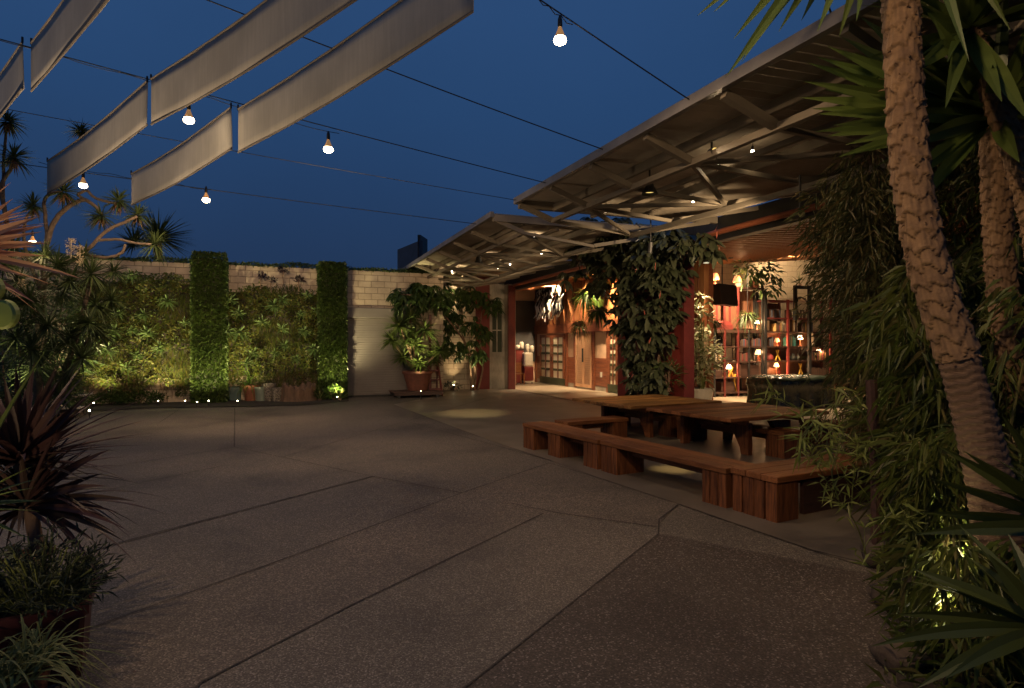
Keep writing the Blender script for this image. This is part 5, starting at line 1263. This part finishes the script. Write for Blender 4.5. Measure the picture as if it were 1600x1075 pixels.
# ================================================================ left foreground
random.seed(91)
Y0 = 3.15
pr = W((66-800)/FPX*2.98,2.98); rp_ = thing('square_planter', 'dark red glazed square planter at the bottom left corner', 'planter', pr); rp_.rotation_euler = (0,0,.15)
b = MB(); s0, s1, h = .17, .20, .36
vs = []
def sq(s, z, c=.02): return [(-s+c,-s,z),(s-c,-s,z),(s,-s+c,z),(s,s-c,z),(s-c,s,z),(-s+c,s,z),(-s,s-c,z),(-s,-s+c,z)]
for s, z in ((s0,0),(s0+.004,.02),(s1-.01,h-.05),(s1+.008,h-.045),(s1+.008,h),(s1-.025,h),(s1-.03,h-.06)): vs += sq(s, z)
b.add(vs, [tuple(reversed(range(8)))]+[(i*8+k,i*8+(k+1)%8,(i+1)*8+(k+1)%8,(i+1)*8+k) for i in range(6) for k in range(8)]+[tuple(range(48,56))]); b.build('body', mPotRed, rp_, world=False)
MB().box((-s1+.03,-s1+.03,h-.06),(s1-.03,s1-.03,h-.05)).build('soil', mSoil, rp_, world=False)
r = thing('bushy_plant', 'grey green bushy plant with narrow leaves filling the red planter', 'plant', pr+Vector((0,0,h-.05))); b = MB(); sm = MB()
for i in range(130):
    d = rdir(-.05,1); tip = pr+Vector((0,0,h-.04))+Vector((d.x*.31,d.y*.31,.05+d.z*.30))*U(.75,1.1); root = pr+Vector((d.x*.1,d.y*.1,h-.04)); sm.tube([root, root.lerp(tip,.5)+Vector((0,0,.04)), tip], .003, 4)
    for j in range(11): 
        q = root.lerp(tip, .25+.75*j/10)+Vector((0,0,.02)); b.leaf4(q, (tip-root).normalized()*.8+rdir(), U(.05,.085), .011)
b.build('foliage', lGrey, r); sm.build('stem', mStem, r)
# bronze cordyline
cb_ = W((58-800)/FPX*3.45,3.45)
cr_ = thing('bronze_cordyline', 'bronze purple cordyline with long arching leaves behind the red planter', 'cordyline', cb_)
c1 = at(40,795,3.4); c2_ = at(30,725,3.5)
MB().tube(smooth_path([cb_, at(62,900,3.4), at(48,800,3.4), at(20,690,3.5)],5), [.045,.045,.042,.04,.04,.04,.038,.036,.035,.035,.033,.032,.03,.03,.03,.03], 9).build('trunk', mBark, cr_, smooth=True)
Rv = W(1,0,0)
b = MB()
for tx, ty, Yt, w_ in ((192,682,3.3,.045),(222,780,3.2,.042),(197,847,3.1,.04),(182,834,3.2,.036),(178,812,3.3,.036),(200,826,3.0,.036),(165,795,3.5,.036),(175,730,3.6,.04),(150,605,3.5,.045),(130,640,3.6,.045),(92,560,3.4,.05),(55,555,3.5,.05),(24,560,3.4,.05),(70,590,3.3,.05),(110,600,3.2,.048),(5,580,3.3,.05),(125,660,3.1,.045),(160,690,3.4,.045),(-40,620,3.3,.05),(-80,720,3.2,.045),(180,752,3.1,.038),(190,800,3.3,.034),(150,850,3.2,.034),(40,600,3.7,.05),(85,640,3.7,.05),(140,760,3.6,.04),(110,860,2.95,.036)):
    t = at(tx,ty,Yt); o = c1 if ty > 660 else c2_; d = (t-o); L = d.length; dr = .22 if ty > 660 else .06
    b.blade(o, d+Vector((0,0,dr*L)), L*1.0, w_, droop=dr, n=7, base=.45, peak=.4, roll=U(-.6,.6), face=o-Vector((0,0,EYE)))
rosette_mesh(b, c1, .72, .034, 60, -.35, .9, .38, seg=7); rosette_mesh(b, c2_, .72, .040, 70, .05, 1, .16, seg=6); rosette_mesh(b, (c1+c2_)/2, .66, .034, 40, -.2, .8, .36, seg=6)
b.build('leaves', lBronze, cr_)
b = MB()
for i in range(9): d = Vector((U(-1,1),U(-1,1),U(-.4,.5))); b.oval(at(22,885,3.2)+d*.05, d+Vector((0,0,.3)), U(.1,.18), U(.06,.09), droop=.2)
b.build('dry_bract', lDry, cr_)
# pink straw coloured plant reaching in from the left edge
pk = W(-2.95,2.9); pr2 = thing('pink_cordyline', 'pinkish straw leaved cordyline reaching in at the left edge', 'cordyline', pk); c = at(-95,395,2.85); b = MB()
for tx, ty, w_, dr in ((62,338,.045,.0),(78,380,.035,.1),(66,362,.03,.05),(72,352,.03,.05),(58,352,.03,.05),(72,400,.035,.1),(50,412,.03,.12),(127,436,.032,.14),(48,470,.03,.1),(36,432,.03,.1),(20,310,.03,.0),(38,318,.03,.0),(10,345,.035,0),(60,385,.03,.1),(30,395,.035,.1),(15,420,.03,.1)):
    t = at(tx,ty,2.8+U(-.2,.2)); d = t-c; L = d.length; b.blade(c, d+Vector((0,0,dr*L)), L, w_, droop=dr, n=6, base=.5, peak=.5, roll=U(-.6,.6), face=c-Vector((0,0,EYE)))
rosette_mesh(b, c, .5, .035, 50, -.5, 1, .2); b.build('leaves', lPink, pr2)
MB().tube([pk, (pk+c)/2+Vector((.05,0,0)), c], [.04,.035,.03], 8).build('trunk', mBark, pr2)
uplight('added uplight out of view at the left, lighting the edge plants', W(-2.5,1.75,.35), 2.4, W(-2.3,2.75,1.5), 120, (1.0,.72,.42))  # unseen lamp added to brighten the pads, pink leaves and grass
sk = W(-2.62,2.45); r = thing('pad_succulent', 'succulent with round flat green pads at the left edge', 'succulent', sk); b = MB()
for px, py, rad in ((3,492,.058),(-17,452,.05),(-34,500,.06)):
    c = at(px,py,2.5); n = 20; vs = [c+Rv*rad*math.cos(i/n*6.2832)+Vector((0,0,rad*1.05*math.sin(i/n*6.2832))) for i in range(n)]; mid = c+W(0,-.012,0); off = W(0,.022,0)+Vector((0,0,.004)); ins = [c.lerp(v,.86)+W(0,-.008,0) for v in vs]; bk = [v+off for v in vs]; b.add(vs+ins+bk+[mid], [(i,(i+1)%n,n+(i+1)%n,n+i) for i in range(n)]+[(n+i,n+(i+1)%n,3*n) for i in range(n)]+[(i,2*n+i,2*n+(i+1)%n,(i+1)%n) for i in range(n)]+[tuple(2*n+i for i in range(n))])
b.build('pad', lPad, r); MB().tube([sk, at(-15,600,2.5), at(-8,500,2.52)], .015, 6).build('stem', mStem, r)
def strap_plant(name, label, cat, base, c, tips, m, w_, dr=.1, extra=20, Lx=.4):
    r = thing(name, label, cat, base); b = MB()
    for tx, ty, Yt in tips:
        t = at(tx,ty,Yt); d = t-c; L = d.length; b.blade(c, d+Vector((0,0,dr*L)), L, w_*U(.85,1.15), droop=dr, n=7, base=.6, peak=.35, roll=U(-.5,.5))
    rosette_mesh(b, c, Lx, w_*.9, extra, -.1, 1, .2, seg=5); b.build('leaves', m, r)
    MB().tube([base, (base+c)/2, c], .035, 8).build('trunk', mBark, r); return r
lbase = W(-2.75,2.6); strap_plant('green_cordyline', 'light green strap leaves crossing in front of the bronze cordyline trunk', 'cordyline', lbase, at(-70,800,2.6), ((85,520,2.5),(62,722,2.6),(66,745,2.5),(70,782,2.6),(60,760,2.4),(40,840,2.5)), lYucca, .03, .1, 16, .3)
gb = W((-5-800)/FPX*2.5,2.5,.20)
g_ = thing('striped_grass', 'pale striped arching grass at the bottom left in front of the red planter', 'grass plant', gb); b = MB()
for i in range(230):
    d = rdir(.0,1); b.blade(gb+Vector((U(-.16,.16),U(-.16,.16),.05)), d+Vector((.15,0,.35)), U(.28,.50), U(.009,.015), droop=U(.5,1.1), n=6, base=.7, peak=.3)
b.build('leaves', lGrass, g_); MB().lathe(gb, [(.14,-.2),(.18,.0),(.18,.04),(.15,.04)], 14).build('pot', mTerraDark, g_)
q = W((95-800)/FPX*2.62,2.62); tuft('small dark sprig at the foot of the red planter', q, .16, .01, 18, lGrey, .1, 1, .3)
# ================================================================ right: yucca trunks, bamboo, rocks
random.seed(101)
mTrunkUp = mat('yucca_bark', (0.235,0.145,0.07), 0.85, 0.35, 9, bump=0.4, bscale=30, c2=(0.12,0.07,0.038), det=8)
mTrunkLo = mat('ringed_yucca_bark', (0.19,0.12,0.07), 0.85, 0.3, 5, stretch=(3,3,16), bump=0.5, bscale=14, c2=(0.09,0.052,0.03), det=8)
def fibre_shade(m, dark):  # mixes in a dark tone: painted groove shade together with dead fibre
    nt = m.node_tree; b = nt.nodes['Principled BSDF']; src = b.inputs['Base Color'].links[0].from_socket
    a = nt.nodes.new('ShaderNodeAttribute'); a.attribute_name = 'fibre_shade'; mx = nt.nodes.new('ShaderNodeMix'); mx.data_type = 'RGBA'
    nt.links.new(a.outputs['Fac'], mx.inputs['Factor']); nt.links.new(src, mx.inputs['A']); mx.inputs['B'].default_value = (*dark, 1); nt.links.new(mx.outputs['Result'], b.inputs['Base Color'])
fibre_shade(mTrunkUp, (0.035,0.020,0.012)); fibre_shade(mTrunkLo, (0.07,0.042,0.026))
mSpike = mat('old_leaf_base', (0.13,0.075,0.04), 0.9, 0.3, 8)
def yucca_trunk(root, ctrl, radii, split, h=0.098, ns=6):
    """upper stem covered in overlapping leaf-base scales, lower stem ringed"""
    pts = smooth_path(ctrl, 40); N = len(pts); rr = []
    cum = [0]
    for a, b in zip(pts[:-1], pts[1:]): cum.append(cum[-1]+(b-a).length)
    Lt = cum[-1]; nsd = 56
    def rad(t):
        k = t*(len(radii)-1); i = min(int(k), len(radii)-2); return radii[i]+(radii[i+1]-radii[i])*(k-i)
    def section(t0, t1, scaled):
        m = int((t1-t0)*Lt/0.0075); vs = []; fs = []; fib_shade = []
        for i in range(m+1):
            t = t0+(t1-t0)*i/m; s = t*Lt
            j = 0
            while j < N-2 and cum[j+1] < s: j += 1
            f = (s-cum[j])/max(1e-6, cum[j+1]-cum[j]); c = pts[j].lerp(pts[j+1], f); d = (pts[j+1]-pts[j]).normalized()
            x = d.cross(Vector((0,1,0))).normalized(); y = x.cross(d)
            for k in range(nsd):
                a = 2*math.pi*k/nsd
                if scaled:
                    row = s/h+0.16*math.sin(3*a+s*2.3)+.10*math.sin(5*a+s*7)+.05*math.sin(9*a-s*11)+.2*math.sin(s*3.1); par = int(math.floor(row)); fr = row-math.floor(row)
                    u = a/(2*math.pi)*ns + (0.5 if par % 2 else 0) + .28*math.sin(par*2.3)+.12*math.sin(s*9+a)
                    cc = abs((u-math.floor(u))-.5)*2       # 0 at scale centre
                    fr2 = (row + .5*cc*cc) ; fr2 -= math.floor(fr2)
                    dr = 0.011*(1-fr2)**1.2*1.0 - .0045*cc**4 + .002*math.sin(a*17+s*40)
                    dr = (0.014+.004*math.sin(par*4.1+u*1.7))*(1-fr2)**1.1-.004*cc**4+.003*math.sin(a*17+s*40)-.007*max(0, 1-abs(fr2-.97)/.06); fib_shade.append(.8*max(0, 1-abs(fr2-.94)/.10)*(.6+.4*math.sin(a*7+s*13))+max(0,.5-fr2/.06)+.3*max(0,math.sin(s*21+a*5)*math.sin(a*11-s*17))+.25*max(0,math.sin(a*31+s*9)))  # crease shade between scales painted into the colour, plus fibre streaks
                else:
                    dr = .0035*math.sin(s*150+1.2*math.sin(a*3+s*6)+.8*math.sin(a*7)) + .004*math.sin(a*4+s*5)+.002*math.sin(a*19+s*20)
                if not scaled: fib_shade.append(.35+.35*math.sin(s*150+1.2*math.sin(a*3+s*6)+.8*math.sin(a*7)))
                R = rad(t)+dr; vs.append(c+(x*math.cos(a)+y*math.sin(a))*R)
        for i in range(m):
            for k in range(nsd): q = (k+1)%nsd; fs.append((i*nsd+k,i*nsd+q,(i+1)*nsd+q,(i+1)*nsd+k))
        b = MB(); b.add(vs, fs); return b, fib_shade
    for nm, t0, t1, sc_, mm_ in (('lower_trunk', 0, split, False, mTrunkLo), ('upper_trunk', split-.002, 1, True, mTrunkUp)):
        b, fib_shade = section(t0, t1, sc_); o = b.build(nm, mm_, root, smooth=True)
        at_ = o.data.attributes.new('fibre_shade', 'FLOAT', 'POINT'); at_.data.foreach_set('value', [min(1, v) for v in fib_shade])
    up_ = o.data; sp = MB()
    for i in range(110):
        t = U(split, 1); k = int(t*(N-1)); c = pts[min(k,N-2)]; d = (pts[min(k,N-2)+1]-c).normalized(); q = rdir(-.2,.2); q = (q-d*q.dot(d)).normalized()
        sp.leaf4(c+q*(rad(t)+.002), q+d*U(-.5,.4)+rdir()*.3, U(.018,.045), U(.008,.016))
    # the ragged old leaf bases belong to the stem's own surface
    off = Vector((0,0,0)); qq = root
    while qq is not None: off += qq.location; qq = qq.parent
    nv = len(up_.vertices); vs = [v.co.copy() for v in up_.vertices] + [Vector(v)-off for v in sp.v]
    fs = [tuple(p.vertices) for p in up_.polygons]; nf = len(fs); fs += [tuple(i+nv for i in f) for f in sp.f]
    tmp = [0.0]*nv; up_.attributes['fibre_shade'].data.foreach_get('value', tmp)
    me = bpy.data.meshes.new('upper_trunk'); me.from_pydata(vs, [], fs); me.materials.append(mTrunkUp); me.materials.append(mSpike)
    me.polygons.foreach_set('material_index', [0]*nf+[1]*(len(fs)-nf)); me.polygons.foreach_set('use_smooth', [True]*nf+[False]*(len(fs)-nf))
    me.attributes.new('fibre_shade', 'FLOAT', 'POINT').data.foreach_set('value', tmp+[0.0]*(len(vs)-nv)); me.update(); o.data = me
ya = W(2.47,3.02); t1 = thing('yucca_palm', 'thick yucca trunk leaning across the right side, nearest the camera', 'yucca', ya, 'tall yuccas at the right')
def up(px, py, Y): return at(px, py, Y)
yucca_trunk(t1, [ya, up(1577,960,3.03), up(1560,830,3.06), up(1535,700,3.1), up(1497,560,3.15), up(1452,420,3.2), up(1426,290,3.23), up(1414,150,3.25), up(1408,20,3.27), up(1402,-120,3.3), up(1398,-230,3.3)], [.118,.108,.101,.095,.090,.087,.085,.082,.080,.078,.076], .36)
def crown(root, c, tips, n, L, w_, zlo, zhi, dr=.12):
    b = MB()
    for tx, ty, Yt, dd in tips:
        t = at(tx,ty,Yt); d = t-c; LL = d.length; b.blade(c+d*.05, d+Vector((0,0,dd*LL)), LL*.97, w_*U(1.05,1.3), droop=dd, n=8, base=.55, peak=.42, fold=.16, roll=U(-.5,.5), face=c-Vector((0,0,EYE)))
    rosette_mesh(b, c, L, w_, n, zlo, zhi, dr, seg=6, lv=.2); b.build('leaf_crown', lYuccaBig, root)
ct_ = up(1398,-235,3.3)
crown(t1, ct_, ((1152,98,3.2,.04),(1175,75,3.1,.06),(1125,10,3.2,.02),(1205,18,3.2,.08),(1262,15,3.4,.06),(1320,30,3.5,.1),(1150,100,3.0,.05),(1160,45,3.3,.05),(1095,20,3.4,.0),(1180,60,3.5,.1),(1110,-30,3.1,0),(1290,22,3.1,.1),(1345,5,3.0,.1),(1050,-80,3.3,0),(1230,30,3.8,.1),(1500,60,3.0,.1),(1560,20,3.2,.1)), 60, .95, .075, -.15, 1, .12)
yb2 = W(3.62,4.05); t2 = thing('yucca_palm', 'second yucca trunk at the right edge with a leafy crown behind the nearer trunk', 'yucca', yb2, 'tall yuccas at the right')
yucca_trunk(t2, [yb2, up(1640,860,4.02), up(1612,720,4.0), up(1592,600,3.97), up(1572,500,3.95), up(1562,400,3.93), up(1557,300,3.92), up(1553,200,3.9)], [.092,.087,.083,.080,.078,.076,.074,.072], .40, h=.075)
c2 = up(1552,185,3.9)
crown(t2, c2, ((1262,128,3.4,.02),(1275,170,3.8,.04),(1268,100,3.9,.0),(1310,195,3.4,.05),(1330,225,3.4,.07),(1300,75,3.4,.0),(1256,153,3.6,.03),(1280,90,3.7,.02),(1285,178,3.6,.04),(1282,205,3.5,.05),(1300,212,3.7,.05),(1320,243,3.6,.08),(1290,140,4.0,.05),(1300,108,3.5,.0),(1340,85,3.7,0),(1380,180,3.3,.06),(1365,150,3.3,.03),(1420,230,3.3,.1),(1405,300,3.5,.12),(1440,320,3.6,.15),(1600,60,3.4,0),(1640,120,3.3,0),(1390,20,3.6,0),(1460,30,3.4,0),(1500,10,4.2,0),(1350,30,4.0,0),(1320,60,4.3,0),(1590,250,3.2,.1)), 48, .95, .085, -.1, 1, .1)
c3 = up(1530,60,3.6)
t3 = thing('yucca_palm', 'leafy yucca crown in the top right corner above the second trunk', 'yucca', W(3.3,3.75), 'tall yuccas at the right')
yucca_trunk(t3, [W(3.3,3.75), W(3.25,3.7,1.2), W(3.12,3.65,2.4), c3+Vector((.06,.1,.1))], [.07,.065,.06,.055], .5, h=.07)
crown(t3, c3+Vector((.05,.1,.1)), ((1560,150,3.2,.1),(1480,160,3.2,.1),(1430,110,3.3,.05),(1600,180,3.3,.1),(1450,20,3.5,0)), 44, .7, .08, -.5, 1, .15)
# young yuccas with broad straps at the lower right
def young(label, base, c, tips, n=12, L=.45):
    r = thing('young_yucca', label, 'yucca', base, 'young yuccas at the lower right'); b = MB()
    for tx, ty, Yt, dd in tips:
        t = at(tx,ty,Yt); d = t-c; LL = d.length; b.blade(c, d+Vector((0,0,dd*LL)), LL, .062*U(.85,1.1), droop=dd, n=8, base=.6, peak=.4, fold=.15, roll=U(-.6,.6), face=c-Vector((0,0,EYE)))
    rosette_mesh(b, c, L, .065, n, .1, 1, .15, seg=6); b.build('leaves', lYoung, r)
    MB().tube([base, (base+c)/2, c], [.06,.05,.045], 10).build('trunk', mBark, r)
young('young yucca with long leaves crossing the trunk base at the lower right', W(2.62,2.55), up(1690,830,2.6), ((1438,742,2.6,.1),(1430,800,2.7,.12),(1455,690,2.7,.05),(1425,835,2.6,.12),(1500,700,2.4,.05),(1560,640,2.5,.05)))
young('young yucca spreading low leaves at the bottom right corner', W(2.2,2.1), up(1640,985,2.25), ((1362,1010,2.3,.2),(1440,1075,2.2,.2),(1400,960,2.5,.15),(1480,1060,2.1,.2),(1420,885,2.5,.1),(1540,860,2.3,.05)), 20)
# bamboo hedge, every clump its own thing
def bamboo(label, X, Y, h, rad, n, m, L, w_, lean=(0,0), zmin=.3, culms=5, hang=.5):
    base = W(X, Y); r = thing('bamboo_clump', label, 'bamboo', base, 'bamboo clumps along the right edge'); lv = W(lean[0], lean[1])
    tops = []
    for i in range(culms):
        o = Vector((U(-.16,.16),U(-.16,.16),0)); d = rdir(-.1,.1)*rad*.6; hh = h*U(.85,1.0)
        pp = smooth_path([base+o, base+o*1.5+lv*.25+Vector((0,0,hh*.5))+d*.2, base+o*2+lv+d+Vector((0,0,hh))], 8)
        MB().tube(pp, [.013*(1-.6*k/len(pp)) for k in range(len(pp))], 6).build('culm', mCulm, r); tops.append(pp)
    b = MB()
    for i in range(n):
        pp = random.choice(tops); t = U(max(.0,zmin/h),1)**.8; k = t*(len(pp)-1); j = min(int(k),len(pp)-2); c = pp[j].lerp(pp[j+1], k-j)
        d = rdir(-.5,.5); rr = rad*math.sqrt(U(.02,1))*(.55+.45*math.sin(math.pi*min(1,t*1.05)))
        q = c+Vector((d.x,d.y,d.z*.5))*rr
        if q.z < .08: q.z = U(.08,.4)
        for s in range(3):
            dd = Vector((d.x,d.y,0))*.6+rdir()*.55+Vector((0,0,-hang)); b.leaf4(q+rdir()*.03, dd, L*U(.7,1.25), w_*U(.8,1.2), droop=.25, m=.33)
    b.build('foliage', m, r); return r
random.seed(111)
bamboo('tall fine leaved bamboo clump hanging over the bay opening, leftmost of the hedge', 3.98, 6.6, 3.55, .50, 2100, lBambooDk, .13, .016, (-.28,.1), .5, 7)
bamboo('tall fine leaved bamboo clump behind the leaning yucca trunk', 3.80, 5.7, 3.5, .52, 1900, lBambooDk, .13, .017, (-.38,0), .4, 6)
bamboo('tall dark bamboo clump in the middle of the hedge', 4.2, 5.8, 3.7, .7, 1500, lBambooDk, .15, .018, (-.1,0), .3, 6)
bamboo('dark bamboo clump between the two yucca trunks', 4.4, 5.1, 3.4, .65, 1500, lBamboo, .17, .02, (0,0), .2, 6)
bamboo('dark bamboo clump at the far right edge behind the second trunk', 5.1, 5.4, 3.9, .75, 1400, lBamboo, .17, .02, (0,0), .2, 6)
bamboo('broad leaved bamboo clump beside the dark wooden post', 3.42, 4.85, 2.3, .40, 900, lBamboo, .19, .024, (-.05,0), .2, 5)
bamboo('broad leaved bamboo clump low behind the leaning trunk base', 3.25, 4.1, 2.0, .42, 800, lBamboo, .19, .025, (0,0), .1, 5)
bamboo('low broad leaved bamboo clump at the bed corner near the rocks', 2.92, 3.85, 1.15, .30, 520, lBamboo, .17, .022, (-.1,0), .05, 5)
bamboo('low bamboo clump at the bottom right beside the yucca foot', 2.28, 2.95, .7, .26, 420, lBamboo, .16, .022, (0,0), .03, 5)
bamboo('bamboo clump filling the right edge below the second trunk', 3.9, 4.5, 2.6, .5, 800, lBamboo, .19, .024, (0,0), .1, 5)
# young shoots reaching over the corner bench
random.seed(121)
def shoot(label, paths, n_leaf, L, m=lShoot):
    b0 = Vector(paths[0][0]); b0.z = 0; r = thing('bamboo_shoot', label, 'bamboo shoot', b0, 'young bamboo shoots'); s = MB(); b = MB()
    for pts in paths:
        pp = smooth_path(pts, 8); s.tube(pp, [.0062*(1-.75*k/len(pp)) for k in range(len(pp))], 5)
        for i in range(int(n_leaf)):
            k = U(.3,1)*(len(pp)-1); j = min(int(k), len(pp)-2); c = pp[j].lerp(pp[j+1], k-j); d = (pp[j+1]-pp[j]).normalized()
            tw = c+(d+rdir()*.9)*U(.02,.09); s.tube([c, tw], .0016, 4)
            for q in range(3): b.leaf4(tw, d*.4+rdir()*.8+Vector((0,0,-.1)), L*U(.7,1.2), .017*U(.8,1.3), droop=.2, m=.3)
    s.build('stem', mStem, r); b.build('foliage', m, r)
g1 = G(1358,885)
shoot('young yellow green bamboo shoot standing before the corner bench end', [[g1, at(1338,820,4.3), at(1305,775,4.2), at(1285,740,4.15), at(1262,705,4.1)],[at(1310,780,4.2), at(1300,740,4.2), at(1310,700,4.2), at(1320,660,4.2)],[at(1330,800,4.25), at(1335,740,4.2), at(1352,690,4.1)]], 15, .12)
g2 = G(1385,900)
shoot('young bamboo shoot arching left over the near table', [[g2, at(1380,760,4.2), at(1350,650,4.1), at(1300,632,4.0), at(1250,640,3.9), at(1205,618,3.85)],[at(1350,650,4.1), at(1320,610,4.0), at(1300,655,4.0), at(1290,700,4.0)],[at(1300,632,4.0), at(1270,660,3.9), at(1250,700,3.9)]], 13, .13)
g3 = G(1395,930)
shoot('young bamboo shoot bending over the rocks at the bed edge', [[g3, at(1380,880,3.7), at(1350,860,3.6), at(1390,800,3.6)],[at(1385,880,3.7), at(1420,830,3.6), at(1400,780,3.6)]], 12, .12)
# dark post, rocks, soil
pp = G(1372,888); tag(MB().tube([pp, pp+W(.02,.05,.6), pp+W(-.02,.05,1.35)], [.045,.04,.038], 9).build('wooden_post', mWoodDark), 'dark rough wooden post in front of the bamboo at the bed edge', 'post')
random.seed(131)
def rock(label, p, sx, sy, sz, sd):
    random.seed(sd); vs = []; fs = []; n = 18; mlev = 9
    for i in range(mlev+1):
        th = math.pi*i/mlev
        for k in range(n):
            a = 2*math.pi*k/n; d = Vector((math.sin(th)*math.cos(a), math.sin(th)*math.sin(a), math.cos(th)))
            rr = 1+.12*math.sin(d.x*4+sd)+.1*math.sin(d.y*5+d.z*3+sd)+.06*math.sin(d.x*9+d.z*8); q = d*rr
            vs.append((p.x+q.x*sx, p.y+q.y*sy, max(-.01, p.z+sz*.7+q.z*sz)))
    for i in range(mlev):
        for k in range(n): fs.append((i*n+k,(i+1)*n+k,(i+1)*n+(k+1)%n,i*n+(k+1)%n))
    b = MB(); b.add(vs, fs); tag(b.build('edging_rock', mStone, smooth=True), label, 'rock', 'rocks edging the bamboo bed')
rock('rounded brown rock jutting from the bed edge, the upper one', G(1385,885), .20, .15, .13, 2); rock('flat brown rock at the bed edge, the middle one', G(1410,945), .19, .14, .10, 5); rock('half hidden rock at the bed edge, farthest from the viewer', G(1400,850), .2, .16, .12, 8); rock('low dark rock at the bottom right bed edge', G(1415,1040), .14, .13, .08, 11)
b = MB(); bedr = gl((1372,690),(1378,760),(1385,860),(1400,940),(1400,1060),(1420,1240)) + [W(2.6,1.2), W(6,1.5), W(7,7), W(5.4,9.2)]
b.add([Vector((q.x,q.y,.03)) for q in bedr], [tuple(range(len(bedr)))]); o = b.build('planting_bed', mSoil); struct(o)
if o.data.polygons[0].normal.z < 0: o.data.flip_normals()
b = MB(); random.seed(141)
for i in range(2600):
    q = W(0,0).lerp(W(0,0),0); t = U(0,1); Yq = U(2.2,5.2); Xq = U(1.45+.0*Yq, 3.6)
    px = 800+FPX*Xq/Yq
    if Xq < .60*Yq+.02: continue
    q = W(Xq, Yq, .03); b.leaf4(q+Vector((0,0,U(0,.12))), rdir(-.1,1), U(.06,.17), U(.012,.022), droop=.3)
o = b.build('ground_cover', lBamboo); tag(o, 'low leafy ground cover and fallen leaves in the bamboo bed', 'ground cover', kind='stuff')
uplight('uplight shining low among the leaves at the right, near the yucca foot', at(1468,1000,3.0), 3.5, at(1490,700,3.1), 75, (1.0,.80,.42), s=.55)
uplight('uplight hidden behind the yucca foot, lighting the bamboo', at(1520,930,3.75), 9, at(1470,560,4.4), 80, (.95,.85,.42), s=.6)
